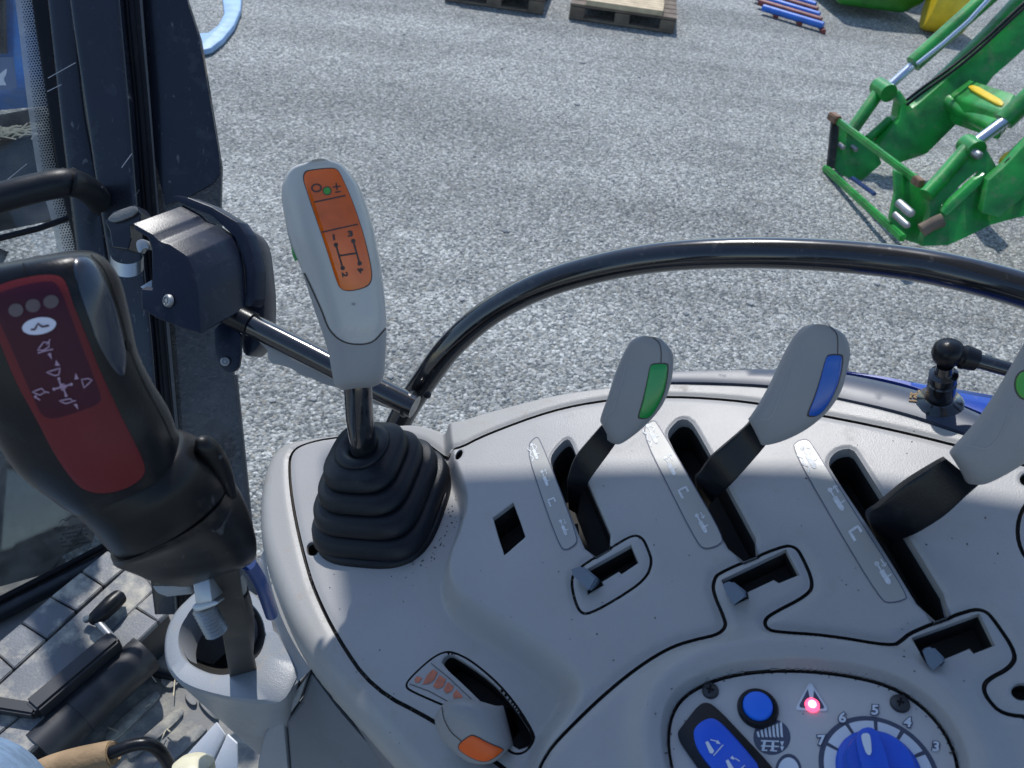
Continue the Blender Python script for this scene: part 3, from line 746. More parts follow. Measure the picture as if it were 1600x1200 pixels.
# raised grip bar with white pointer
q = planeproj(PANEL_H+.0175)
g0 = np.array((1352, 1150.0)); g1 = np.array((1380, 1250.0)); dv = (g1-g0)/np.hypot(*(g1-g0)); sv = np.array((-dv[1], dv[0]))
bar = chaikin([tuple(g0-sv*17+dv*-8), tuple(g0+sv*17+dv*-8), tuple(g0+sv*22+dv*40), tuple(g1+sv*18), tuple(g1-sv*18), tuple(g0-sv*22+dv*40)], 2)
gb = prism('dial_grip', [hit(x, y, CO+CN*(PANEL_H+.0155), CN) for x, y in bar], CN*.006, 'blueknob', kn, .0015)
lay('dial_pointer', ngon2d(chaikin([(1345, 1147), (1358, 1145), (1361, 1158), (1362, 1180), (1354, 1180), (1347, 1160)], 1)), planeproj(PANEL_H+.0216), .0004, 'mark', kn, smooth=False)
# partial icon at the lower edge
oi = lay('white_icon', ngon2d(circ2d(1232, 1206, 21, 28, 28)), PANEL, .0003, 'inkpurple', console, smooth=False)
lay('icon_field', ngon2d(circ2d(1232, 1208, 17, 24, 28)), PANEL, .0006, 'mark', oi, smooth=False)

# --- grit collected in the joints and specks on the deck
random.seed(21); V = []; F = []
def fleck(u, v, r, h):
    i = min(NU-2, max(0, int((u-U0)/STEP))); j = min(NV-2, max(0, int((v-V0)/STEP)))
    if h > 0 and cut[j*NU+i] < .001: return
    c = uv3(u, v, hm_at(u, v)+h); a = random.uniform(0, 6.28); d_ = EU*math.cos(a)+EV*math.sin(a); l = r*random.uniform(.6, 1.6)
    beam_data(c-d_*l, c+d_*l, r*random.uniform(.8, 1.6), r*.7, CN, V, F)
sdn = dense(seam1, .002)
for i in range(420):
    p = sdn[random.randrange(len(sdn))]; x, y = pix(uv3(*p))
    if not (x < 700 and y > 860) : continue
    fleck(p[0]+random.gauss(0, .0012), p[1]+random.gauss(0, .0012), random.uniform(.0003, .0008), -.0004)
for i in range(45):
    t_ = random.uniform(-1.5, .6); u, v = p2uv(601+math.cos(t_)*random.gauss(108, 9), 800-math.sin(t_)*random.gauss(94, 8)); fleck(u, v, random.uniform(.0003, .0007), .0002)
pdn = dense(pad1, .002)
for i in range(160):
    p = pdn[random.randrange(len(pdn))]; fleck(p[0]+random.gauss(0, .001), p[1]+random.gauss(0, .001), random.uniform(.0002, .0006), -.0004)
odn = dense(oval, .002)
for i in range(260):
    p = odn[random.randrange(len(odn))]; fleck(p[0]+random.gauss(0, .0012), p[1]+random.gauss(0, .0012), random.uniform(.0002, .0006), 0)
for i in range(130):
    u, v = p2uv(random.uniform(500, 1560), random.uniform(700, 1180)); fleck(u, v, random.uniform(.00025, .0006), .0002)
tag(mesh('grit', V, F, 'steeldark', None, False), 'brown grit and dark specks caught in the console joints', 'grit', None, 'stuff')

# ================================================================== SLIDING LOCK TABS
def tabp(outline, h0, hgt, label_, ref):
    o = prism('lock_tab', [hit(x, y, CO+CN*(H+h0), CN) for x, y in outline], CN*hgt, 'tab', None, .0016, 3)
    tag(o, label_, 'lock tab', 'sliding lock tabs in the lever pads'); return o
def tab3(foot, top, lab):
    """a slanted finger tab: foot polygon at slot level, top polygon raised"""
    n = len(foot); bm = bmesh.new()
    a = [bm.verts.new(hit(x, y, CO+CN*(H-.010), CN)) for x, y in foot]; b = [bm.verts.new(hit(x, y, CO+CN*(H+.009), CN)) for x, y in top]
    bm.faces.new(a); bm.faces.new(b)
    for i in range(n): bm.faces.new((a[i], a[(i+1) % n], b[(i+1) % n], b[i]))
    bmesh.ops.recalc_face_normals(bm, faces=bm.faces)
    bmesh.ops.bevel(bm, geom=list(bm.edges), offset=.0016, segments=3, affect='EDGES', clamp_overlap=True)
    return tag(meshbm('lock_tab', bm, 'tab', None, sharp=45), lab, 'lock tab', 'sliding lock tabs in the lever pads')
tab3([(914, 912), (936, 903), (941, 912), (921, 927)], [(891, 887), (908, 882), (934, 903), (921, 925), (895, 899)], 'small slate tab in the lock slot below the green lever')
tab3([(1141, 926), (1165, 920), (1168, 932), (1147, 943)], [(1126, 911), (1142, 906), (1168, 927), (1165, 936), (1147, 945), (1136, 930)], 'small slate tab in the lock slot below the blue lever')
tab3([(1452, 1026), (1472, 1022), (1477, 1034), (1459, 1046)], [(1437, 1014), (1456, 1008), (1478, 1030), (1477, 1038), (1458, 1047), (1449, 1038)], 'small slate tab in the lock slot beside the dial panel')

# ================================================================== LEVERS
def dk(px, py, h=H): return depth(hit(px, py, CO+CN*h, CN))
HG = 'hydraulic levers on the side console'
def lever(lab, bar, handle, insert, insm, crease, cap):
    e = empty('hydraulic_lever', uv3(*p2uv(bar[-1][0], bar[-1][1], H), H-.03), lab, 'control lever', HG)
    eloft('lever_bar', bar, 'black', e, e=11, n=64, span=5, sharp=24)
    hd = eloft('handle', handle, 'handle', e, e=2.9, n=64, span=8)
    s = bvh_of(hd)
    if insert:
        pad('insert_rim', chaikin(insert, 2), s, .0003, 'ink', hd, lip=.0002)
        c = np.mean(insert, axis=0); ins2 = [tuple(c+(np.array(p)-c)*np.array((.9, .955))) for p in insert]
        pad('colour_insert', chaikin(ins2, 2), s, .0009, insm, hd, lip=.0005)
    if crease: lay('mould_line', stroke2d([tuple(p) for p in catmull(crease, 5)], 1.6), s, .00025, 'knobgrey', hd)
    if cap: lay('parting_line', stroke2d([tuple(p) for p in catmull(cap, 5)], 1.5), s, .00025, 'ink', hd)
    return e
z1 = lambda p: (820+p[0]/2.5, 500+p[1]/2.5)
z2 = lambda p: (1060+p[0]/2.5, 480+p[1]/2.5)
z3 = lambda p: (1220+p[0]/2.222, 560+p[1]/2.222)
def pairs(z, L, d0, d1, r0, r1):
    out = []; n = len(L)
    for i, q in enumerate(L):
        t = i/(n-1); a = z(q[:2]); b = z(q[2:4]); out.append((*a, *b, d0+(d1-d0)*t, (q[4] if len(q) > 4 else r0+(r1-r0)*t)))
    return out
D1 = dk(890, 770)
lever('grey lever with a green insert above the leftmost long slot',
      pairs(z1, [(300, 410, 362, 470), (270, 445, 335, 510), (200, 530, 258, 615), (172, 600, 238, 655), (166, 640, 222, 680), (168, 690, 212, 720), (172, 740, 208, 760)], D1-.038, D1+.03, .3, .3),
      pairs(z1, [(318, 420, 322, 468), (296, 400, 345, 482), (300, 370, 380, 480), (325, 300, 460, 420), (350, 220, 530, 340), (378, 150, 565, 260), (398, 110, 578, 180), (420, 80, 574, 125), (450, 64, 540, 80), (475, 62, 515, 68)], D1-.038, D1-.082, .62, .62),
      [z1(p) for p in [(488, 178), (500, 168), (556, 166), (563, 178), (558, 230), (545, 290), (515, 348), (485, 386), (445, 388), (439, 378), (458, 320), (476, 240)]], 'green',
      [z1(p) for p in [(395, 180), (370, 270), (345, 345), (320, 375), (312, 410)]], [z1(p) for p in [(500, 68), (524, 90), (532, 120), (532, 166)]])
D2 = dk(1100, 760)
lever('grey lever with a blue insert above the middle long slot',
      pairs(z2, [(282, 440, 350, 520), (250, 475, 320, 560), (130, 580, 208, 685), (85, 640, 160, 725), (65, 662, 132, 757), (70, 700, 120, 770), (80, 750, 118, 790)], D2-.040, D2+.03, .3, .3),
      pairs(z2, [(300, 455, 318, 520), (274, 440, 330, 538), (285, 425, 400, 522), (320, 375, 490, 477), (362, 300, 570, 410), (402, 215, 625, 330), (436, 150, 652, 240), (462, 110, 663, 170), (490, 80, 645, 110), (520, 68, 600, 78), (545, 66, 575, 69)], D2-.040, D2-.088, .62, .62),
      [z2(p) for p in [(575, 195), (588, 182), (640, 182), (645, 195), (640, 250), (620, 320), (585, 385), (545, 428), (505, 430), (500, 418), (530, 350), (555, 270)]], 'blue',
      [z2(p) for p in [(440, 215), (415, 300), (385, 380), (360, 430), (318, 440)]], [z2(p) for p in [(590, 75), (615, 100), (622, 130), (622, 182)]])
D3 = dk(1390, 850)
lever('large grey lever with a round green dot at the right edge of the console',
      pairs(z3, [(570, 345, 680, 435), (540, 360, 640, 470), (430, 430, 560, 540), (340, 505, 470, 598), (300, 535, 420, 620), (310, 580, 385, 642), (330, 620, 385, 665)], D3-.038, D3+.03, .3, .3),
      pairs(z3, [(605, 350, 640, 425), (588, 332, 660, 433), (605, 310, 720, 425), (680, 230, 844, 350), (750, 130, 930, 260), (820, 10, 1000, 150), (870, -80, 1020, 20), (910, -130, 990, -80)], D3-.038, D3-.09, .62, .62),
      None, None, [z3(p) for p in [(800, 170), (770, 250), (720, 310), (640, 300)]], None)
l3 = [o for o in COL.objects if o.name.startswith('handle')][-1]
pad('insert_rim', circ2d(*z3((850, 92)), 18, 24, 24), bvh_of(l3), .0003, 'ink', l3, lip=.0001)
pad('colour_insert', circ2d(*z3((850, 92)), 15, 21, 24), bvh_of(l3), .0008, 'greendot', l3, lip=.0003)

# throttle lever
thr = empty('throttle_lever', uv3(*p2uv(790, 1130, 0), -.01), 'squat grey thumb lever with an orange insert over the lower slot', 'control lever')
zt = lambda p: (620+p[0]/6, 1000+p[1]/6)
DT = dk(740, 1140, .02)
bd = eloft('grip', [(*zt((1000, 620)), *zt((1090, 960)), DT+.028, .4), (*zt((930, 625)), *zt((1085, 975)), DT+.014, .55), (*zt((800, 590)), *zt((1035, 1010)), DT+.004, .6), (*zt((650, 562)), *zt((930, 1110)), DT, .55), (*zt((520, 572)), *zt((800, 1152)), DT, .5), (*zt((430, 620)), *zt((640, 1120)), DT+.002, .5), (*zt((370, 700)), *zt((500, 1010)), DT+.004, .5), (*zt((358, 760)), *zt((415, 920)), DT+.006, .45), (*zt((362, 800)), *zt((385, 860)), DT+.008, .4)], 'handle', thr, e=2.9, n=64, span=7)
mm = MT['handle']
s = bvh_of(bd)
pad('insert_rim', chaikin([zt(p) for p in [(545, 1000), (680, 885), (740, 890), (860, 960), (1005, 1015), (995, 1045), (900, 1118), (840, 1143), (760, 1135), (650, 1085)]], 2), s, .0003, 'ink', bd, lip=.0001)
pad('colour_insert', chaikin([zt(p) for p in [(558, 998), (685, 895), (738, 900), (860, 970), (995, 1022), (985, 1042), (895, 1110), (838, 1135), (762, 1126), (655, 1078)]], 2), s, .0010, 'orangeplain', bd, lip=.0005)
lay('parting_line', stroke2d([tuple(p) for p in catmull([zt(p) for p in [(425, 625), (445, 740), (510, 860), (605, 945)]], 5)], 1.5), s, .00025, 'ink', bd)
eloft('arm', [(*zt((1010, 640)), *zt((1090, 930)), DT+.03, .3), (*zt((1060, 640)), *zt((1150, 850)), DT+.045, .3), (*zt((1090, 660)), *zt((1140, 840)), DT+.07, .3)], 'black', thr, e=4, n=32, span=4)

# ================================================================== GEAR LEVER
gear = empty('gear_lever', uv3(*p2uv(600, 795, 0), 0), 'tall white gear lever with orange shift diagram over a black bellows', 'gear lever')
bc = uv3(*p2uv(601, 797, 0), 0)
topc = hit(563, 690, CO+CN*.068, CN)
ax = (topc-bc).normalized(); hgt = (topc-bc).length
U_ = (EU*math.cos(rad(-14))+EV*math.sin(rad(-14)))
def br(r, h, sq, tilt=0):
    c_ = bc+ax*h; u = U_; v = CN.cross(u)
    return [c_+u*(r*1.02*sgnpow(math.cos(2*math.pi*k/72), 2/sq))+v*(r*1.06*sgnpow(math.sin(2*math.pi*k/72), 2/sq)) for k in range(72)]
rings = [br(.0575, -.002, 3.2), br(.058, .003, 3.2), br(.0568, .006, 3.2)]
LV = [(.0545, .004), (.0490, .0205), (.0415, .037), (.0335, .0515)]
for i, (r, h) in enumerate(LV):
    sq = 4.3-.35*i
    nh = LV[i+1][1] if i < 3 else .066; k = nh-h
    rings += [br(r-.0045, h+.0003, sq), br(r+.0004, h+.0012, sq), br(r+.0012, h+.0026, sq), br(r+.0006, h+k*.4, sq), br(r-.0006, h+k*.78, sq), br(r-.0022, h+k*.88, sq), br(r-.0072, h+k*.91, sq)]
rings += [br(.0235, .066, 2.2), br(.0245, .0675, 2.1), br(.0238, .070, 2), br(.019, .0715, 2), br(.0165, .0705, 2), br(.0125, .068, 2), br(.011, .06, 2)]
loft_rings('bellows', rings, 'rubber', gear, sharp=75)
zk = lambda p: (400+p[0]/2.926, 230+p[1]/2.926)
DKT, DKB = .535, .625
L = [(262, 56, 306, 52), (232, 70, 335, 58), (165, 95, 385, 78), (130, 150, 425, 115), (122, 230, 470, 180), (138, 330, 505, 270), (165, 440, 535, 370), (205, 540, 556, 480), (238, 640, 573, 570), (270, 740, 586, 680), (308, 850, 595, 795), (334, 940, 593, 895), (350, 1030, 588, 990), (362, 1085, 583, 1045), (385, 1105, 565, 1080), (420, 1112, 520, 1102)]
kp = pairs(zk, L, DKT, DKB, .5, .62)
rg = edge_rings(kp, 2.7, 72, 9)
# split the shell into the white cover and the grey lower body along the traced joint
joint = np.array([zk(p) for p in [(100, 560), (215, 575), (262, 660), (300, 745), (335, 830), (385, 880), (450, 903), (530, 893), (600, 822), (640, 800)]])
def above(p):
    x, y = pix(p); return y < np.interp(x, joint[:, 0], joint[:, 1])
V = [v for r in rg for v in r]; n = 72; FA = []; FB = []
for i in range(len(rg)-1):
    for k in range(n):
        f = (i*n+k, i*n+(k+1) % n, (i+1)*n+(k+1) % n, (i+1)*n+k); c_ = sum((Vector(V[j]) for j in f), Vector())/4
        (FA if above(c_) else FB).append(f)
FA.append(tuple(reversed(range(n)))); FB.append(tuple((len(rg)-1)*n+k for k in range(n)))
def sub(name, F_, m, par):
    us_ = sorted({i for f in F_ for i in f}); ix = {j: i for i, j in enumerate(us_)}
    return mesh(name, [V[j] for j in us_], [tuple(ix[j] for j in f) for f in F_], m, par, sharp=60)
kw = sub('knob_cover', FA, 'white', gear); kg = sub('knob_body', FB, 'knobgrey', gear)
s = bvh_of(kw, kg)
lay('cover_joint', stroke2d([tuple(p) for p in catmull([zk(p) for p in [(222, 575), (262, 660), (300, 745), (335, 830), (385, 880), (450, 900), (530, 890), (592, 828)]], 6)], 2.2), s, .0004, 'ink', kg)
lab = [zk(p) for p in [(213, 140), (220, 112), (240, 103), (340, 91), (374, 99), (398, 145), (440, 240), (482, 360), (512, 470), (535, 585), (522, 632), (475, 652), (420, 660), (388, 650), (370, 622), (320, 460), (262, 295), (222, 175)]]
pad('label_rim', chaikin(lab, 2), s, .0005, 'ink', kw, lip=.0003)
cc = np.mean(lab, axis=0)
film = pad('orange_label', chaikin([tuple(cc+(np.array(p)-cc)*np.array((.965, .985))) for p in lab], 2), s, .0009, 'orange', kw, lip=.0004)
mk = Marks()
mk.stroke([zk(p) for p in circ2d(278, 186, 21, 17, 20)], 2.2, True)
r_ = -.14
mk.stroke([zk((352, 183)), zk((386, 178))], 2).stroke([zk((366, 164)), zk((371, 196))], 2).stroke([zk((362, 206)), zk((388, 202))], 2)
mk.stroke([zk((266, 251)), zk((408, 221))], 2).stroke([zk((302, 388)), zk((463, 352))], 2)
mk.stroke([zk((366, 445)), zk((397, 550))], 2.6).stroke([zk((444, 428)), zk((473, 530))], 2.6).stroke([zk((383, 495)), zk((460, 483))], 2.6)
for p in ((366, 445), (397, 551), (444, 428), (473, 530)): mk.circ(*zk(p), 3.4, n=14)
mk.text('1', *zk((357, 412)), 12, rot=r_, sx=1.3, bold=.05).text('3', *zk((431, 396)), 12, rot=r_, sx=1.5, bold=.05).text('2', *zk((406, 581)), 12, rot=1.45, sx=1.3, bold=.04).text('4', *zk((477, 563)), 12, rot=-1.5, sx=1.3, bold=.04)
lay('shift_print', mk, s, .0012, 'ink', film, smooth=False)
lay('green_mark', Marks().circ(*zk((326, 199)), 5.6, n=20), s, .0013, 'greendot', film, smooth=False)
lay('green_rim', Marks().stroke([zk(p) for p in circ2d(326, 199, 18, 18, 20)], 1.3, True), s, .0014, 'ink', film, smooth=False)
lay('pin_mark', Marks().circ(*zk((446, 717)), 3.2, 2.2, n=12), s, .0004, 'knobgrey', kw, smooth=False)
# side button on the left flank
eloft('side_button', [(444, 325, 452, 320, .575, 1), (447, 350, 462, 345, .58, 1.2), (455, 385, 472, 380, .583, 1.2), (464, 405, 476, 402, .588, 1)], 'handle', gear, e=2.2, n=20)
eloft('green_button', [(455, 385, 462, 382, .581, 1.5), (457, 397, 468, 393, .583, 1.5), (461, 408, 470, 405, .585, 1.5)], 'green', gear, e=2.2, n=20)
tube('shaft', [P(558, 585, .622), P(562, 650, .632), topc-ax*.012], [.0112, .0114, .0116], 'blackgloss', gear, 28)
# ================================================================== CAB: pillar, glass, rails
z0 = lambda p: (p[0]/3, p[1]/3)
pil = empty('cab_pillar', P(200, 900, 1.15), 'black painted cab pillar with rubber seal behind the red joystick', 'pillar')
eloft('post', [(106, -120, 188, -120, 1.03, .55), (117, 0, 195, 0, 1.04, .55), (140, 165, 209, 165, 1.05, .55), (163, 330, 222, 330, 1.07, .55), (190, 500, 240, 500, 1.09, .55), (206, 640, 252, 640, 1.11, .55), (226, 800, 268, 800, 1.13, .55), (245, 960, 282, 960, 1.16, .55)], 'pillar', pil, e=7, n=48)
eloft('flange', [(60, -120, 108, -120, 1.05, .4), (76, 0, 118, 0, 1.06, .4), (94, 165, 134, 165, 1.07, .4), (110, 300, 160, 300, 1.085, .4), (122, 400, 172, 400, 1.1, .4), (150, 600, 200, 600, 1.12, .4), (180, 800, 228, 800, 1.14, .4)], 'pillar', pil, e=3, n=40)
eloft('rubber_strip', [(38, -120, 66, -120, 1.07, .4), (51, 0, 80, 0, 1.08, .4), (72, 140, 96, 140, 1.09, .4), (96, 290, 116, 290, 1.1, .4), (110, 350, 128, 350, 1.11, .4), (120, 400, 140, 400, 1.12, .4), (150, 600, 172, 600, 1.14, .4), (180, 790, 205, 790, 1.16, .4)], 'seal', pil, e=4, n=32)
for k, (o, r) in enumerate(((2.0, .0042), (9.5, .0058), (17.0, .0045))):
    ptube('seal_rib', [(191+o, -120, 1.03), (197+o, 0, 1.04), (212+o, 165, 1.055), (225+o, 330, 1.075), (241+o, 487, 1.09), (255+o, 640, 1.11), (270+o, 800, 1.13), (285+o, 960, 1.16)], 'seal', pil, r, 14)
ptube('seal_lip', [(213, -120, 1.03), (220, 0, 1.04), (233, 165, 1.055), (246, 330, 1.075), (262, 507, 1.09), (277, 673, 1.11), (292, 830, 1.13), (305, 960, 1.16)], 'sealgrey', pil, .0022, 10)

# opened tinted side pane, seen at a shallow angle
pane = empty('opened_window_pane', P(340, 900, 1.2), 'dusty tinted side window pane hinged open beside the black pillar', 'window pane')
pn = [P(x, y, d) for x, y, d in [(224, -120, 1.05), (272, -120, 1.05), (293, 0, 1.06), (313, 60, 1.07), (333, 180, 1.08), (346, 262, 1.09), (344, 335, 1.1), (365, 587, 1.13), (377, 693, 1.15), (390, 830, 1.18), (398, 930, 1.2), (306, 960, 1.16), (277, 673, 1.12), (246, 325, 1.085), (222, 0, 1.06)]]
prism('glass', pn, FW*.006, 'tinted', pane, 0)
tr_ = [P(x, y, d-.003) for x, y, d in chaikin([(222, -120, 1.05), (270, -120, 1.05), (291, 0, 1.06), (312, 60, 1.07), (332, 180, 1.08), (346, 262, 1.09), (338, 282, 1.092), (320, 294, 1.092), (293, 308, 1.092), (247, 325, 1.085), (222, 0, 1.06)], 1)]
prism('printed_border', tr_, FW*.002, 'pillar', pane, 0)
prism('edge_strip', [P(x, y, d-.002) for x, y, d in [(366, 585, 1.13), (369, 585, 1.13), (380, 690, 1.15), (394, 830, 1.18), (402, 930, 1.2), (397, 930, 1.2), (389, 830, 1.18), (376, 693, 1.15)]], FW*.006, 'sealgrey', pane, 0)

# front glass with dotted border
gA, gB, gC = P(60, 0, 1.17), P(190, 850, 1.40), P(-40, 950, 1.29)
GN = (gB-gA).cross(gC-gA).normalized()
if GN.dot(CAM-gA) < 0: GN = -GN
GP = lambda x, y, o=0.0: hit(x, y, gA+GN*o, GN)
gs = lambda x, y: (GP(x, y), GN)
win = empty('cab_window', GP(60, 900), 'dirty cab window with dotted border and a small sticker at the left edge', 'window')
prism('glass', [GP(x, y) for x, y in [(-260, -160), (50, -160), (78, 0), (97, 160), (110, 290), (124, 400), (155, 600), (203, 850), (100, 895), (0, 940), (-260, 1060)]], -GN*.006, 'glass', win, 0)
mk = Marks()
rowp = catmull([(22, -120), (40, 0), (55, 130), (74, 265), (93, 330), (108, 400), (135, 560), (160, 700)], 30)
acc = 0.0; last = np.array(rowp[0]); i_ = 0
dist = [0.0]
for a_, b_ in zip(rowp[:-1], rowp[1:]): dist.append(dist[-1]+float(np.hypot(*(np.array(b_)-np.array(a_)))))
rp_ = np.array(rowp); s_ = 0.0
while s_ < dist[-1]:
    x = np.interp(s_, dist, rp_[:, 0]); y = np.interp(s_, dist, rp_[:, 1])
    for c_ in range(6):
        ox = (c_-.5)*4.4+(2.2 if i_ % 2 else 0); r_ = 1.15+.22*c_
        mk.circ(x+ox-4, y-ox*.13, min(r_, 2.15), n=6)
    s_ += 3.9; i_ += 1
lay('dotted_border', mk, gs, .0006, 'seal', win, smooth=False)
lay('dust_band', stroke2d([(p[0]-1, p[1]) for p in rowp[::6]], 30), gs, .0003, 'dustband', win, smooth=False)
st = lay('sticker', ngon2d([(-25, 91), (21, 89), (27, 138), (-22, 144)]), gs, .0008, 'sticker', win, smooth=False)
lay('leaf_mark', ngon2d(chaikin([(-4, 118), (4, 112), (11, 106), (10, 116), (5, 124), (11, 134), (2, 133), (-8, 136), (-12, 126)], 1)), gs, .0012, 'mark', st, smooth=False)
mk = Marks()
base_ = np.array((116.0, 822.0)); dr = np.array((46.0, -14.0)); an = math.atan2(-9, 52)
mk.text('ARGOTRACTORS', 113, 824, 8.6, rot=an, sx=.82, bold=.02, mirror=True)
mk.stroke([(92, 817), (98, 811), (104, 814), (110, 808), (120, 807), (126, 812)], 1.1)
for j in range(4):
    for q in range(9):
        if (q*7+j*5) % 6 == 0: continue
        x = 92+q*5+j*1.6; y = 836+j*6.0-q*.9; mk.stroke([(x, y), (x+3.4, y-.6)], 1.7)
lay('etched_marking', mk, gs, .0006, 'ink', win, smooth=False)
tube('frame_rail', [GP(x, y, .012) for x, y in [(-260, 1075), (-100, 1000), (0, 955), (100, 905), (165, 872), (200, 852)]], .017, 'boxdark', win, 20)
tube('frame_lip', [GP(x, y, .02) for x, y in [(-260, 1050), (-100, 980), (0, 937), (100, 886), (165, 852), (198, 832)]], .006, 'seal', win, 14)
tag(tube('wiper_bar', [GP(x, y, .03) for x, y in [(-60, 392), (0, 372), (60, 357), (112, 339)]], .0048, 'black', None, 12), 'thin black bar across the dirty glass under the grab rail', 'bar')

# padded grab rail at upper left
gr = empty('grab_rail', P(150, 320, 1.0), 'padded blue-black grab rail bending into the cab pillar', 'grab rail')
ptube('rail_tube', [(-120, 344, .9), (0, 309, .92), (60, 293, .935), (103, 285, .95), (128, 291, .98), (146, 303, 1.02), (158, 318, 1.08)], 'rubber', gr, .0172, 28)
for x in (112, 96): ptube('grip_end', [(x-2, 284, .949), (x+2, 285, .951)], 'black', gr, .0178, 28)

# window latch
la = empty('window_latch', P(300, 500, .9), 'black window latch housing with zinc catch bolted to the pillar', 'latch')
z4 = lambda p: (150+p[0]/3, 280+p[1]/3)
def q4(pts, d): return [P(*z4(p), d) for p in pts]
ev = P(*z4((655, 262)), .90)-P(*z4((430, 360)), .84)
front = [(168, 205), (265, 258), (300, 292), (345, 305), (430, 362), (462, 440), (480, 545), (490, 728), (400, 700), (290, 658), (212, 610), (204, 515), (262, 520), (258, 330), (240, 275), (180, 240)]
prism('housing', q4(front, .84), ev, 'latch', la, .002, 2, 18)
fl = [(352, 78), (380, 75), (430, 85), (540, 128), (660, 200), (700, 258), (728, 340), (745, 430), (742, 560), (722, 598), (690, 596), (705, 480), (700, 420), (650, 275), (540, 170), (390, 112)]
prism('flange', q4(fl, .895), (RT*.010-UP*.0+FW*.012), 'latch', la, .0015, 2)
prism('back_cover', q4(chaikin([(668, 215), (722, 230), (762, 290), (778, 420), (792, 560), (785, 720), (770, 785), (690, 850), (672, 700)], 1), .925), FW*.05, 'latch', la, .004, 2)
tb = prism('tab', q4(chaikin([(552, 670), (556, 800), (575, 870), (610, 905), (650, 905), (678, 870), (680, 690)], 1), .90), FW*.006, 'latch', la, .001, 2)
def bolt(px, py, d, r, m, par, n=None):
    c = P(px, py, d); ax_ = n or (CAM-c).normalized()
    o = lathe('bolt', c, ax_, [(0, .0025), (r*.35, .0024), (r*.4, .0012), (r*.55, .0012), (r*.6, .0026), (r*.85, .0022), (r, .0008), (r, -.002)], m, par, 20); return o
bolt(*z4((337, 570)), .838, .0072, 'steel', la, (-FW*.85-RT*.5).normalized()); bolt(*z4((605, 855)), .897, .0055, 'steel', la)
ptube('zinc_catch', [(*z4((70, 395)), .87, .006), (*z4((105, 425)), .855, .008), (*z4((160, 428)), .845, .008), (*z4((212, 415)), .845, .006)], 'zinc', la, None, 12) if False else None
V = []; F = []; m_ = 25
for k in range(m_):
    a = math.radians(178+188*k/(m_-1)); cx_, cy_ = 146+78*math.cos(a), 352-46*math.sin(a)
    dd = .862-.018*(-math.sin(a))
    for q, (oy, od) in enumerate(((0, 0), (62, .002), (62, .006), (0, .004))): V.append(P(*z4((cx_, cy_+oy)), dd+od))
for k in range(m_-1):
    for q in range(4): F.append((4*k+q, 4*k+(q+1) % 4, 4*k+4+(q+1) % 4, 4*k+4+q))
F += [(0, 1, 2, 3), (4*m_-1, 4*m_-2, 4*m_-3, 4*m_-4)]
mesh('zinc_catch', V, F, 'zinc', la, sharp=40)
prism('catch_hook', q4(chaikin([(185, 290), (215, 278), (245, 290), (250, 330), (225, 320), (205, 350), (190, 330)], 1), .862), FW*.01, 'zinc', la, .001, 2)
prism('catch_plate', q4([(205, 505), (262, 470), (264, 520), (262, 540)], .846), FW*.008, 'zinc', la, .001, 2)
prism('mount_bracket', q4([(40, 200), (80, 150), (180, 118), (212, 160), (205, 200), (160, 215), (165, 280), (150, 330), (75, 320), (62, 240)], .90), FW*.03, 'pillar', la, .0015, 2, 15)
prism('dust_cap', q4(chaikin([(45, 190), (90, 150), (185, 118), (195, 160), (90, 205)], 1), .894), FW*.004, 'floor', la, .001)

# rails
hr = empty('handrail', uv3(*p2uv(640, 660, 0)), 'glossy black tubular handrail arching over the grey console', 'handrail')
ptube('arch_tube', [(618, 672, .93, .0150), (634, 640, .915, .0150), (660, 600, .895, .0150), (705, 540, .865, .0150), (765, 488, .84, .0150), (840, 448, .815, .0150), (930, 420, .79, .0150), (1030, 402, .765, .0150), (1150, 395, .74, .0150), (1280, 398, .715, .0150), (1400, 409, .69, .0150), (1500, 427, .665, .0150), (1620, 460, .64, .0150), (1760, 512, .61, .0150)], 'blackgloss', hr, None, 32, 10)
ptube('latch_tube', [(322, 472, .92, .0135), (390, 506, .90, .0135), (470, 546, .885, .0135), (560, 592, .87, .0135), (648, 636, .86, .0135)], 'blackgloss', hr, None, 28)
ptube('tape_wrap', [(326, 474, .915, .0152), (352, 486, .908, .0156), (380, 500, .90, .0150), (394, 507, .898, .0148)], 'black', hr, None, 28)
lathe('weld_bead', P(636, 630, .865), (P(648, 636, .86)-P(560, 592, .87)), [(.0135, -.002), (.0162, 0), (.0165, .003), (.0135, .006)], 'black', hr, 28)
lathe('tube_plug', P(668, 617, .868), (CAM-P(668, 617, .87)+RT*.4), [(.0042, -.002), (.0042, .001), (.003, .0018), (0, .002)], 'black', hr, 16)
ct2 = [(403, 533), (417, 546), (418, 560), (424, 568), (440, 571), (455, 576), (470, 586), (486, 591), (505, 600), (527, 606), (560, 622), (600, 636), (640, 648), (640, 630), (560, 606), (500, 575)]
gl_ = prism('window_catch', [P(x, y, .905) for x, y in ct2], FW*.008, 'rim', None, .0015, 2)
tag(gl_, 'light grey serrated plastic strip under the latch tube', 'strip')

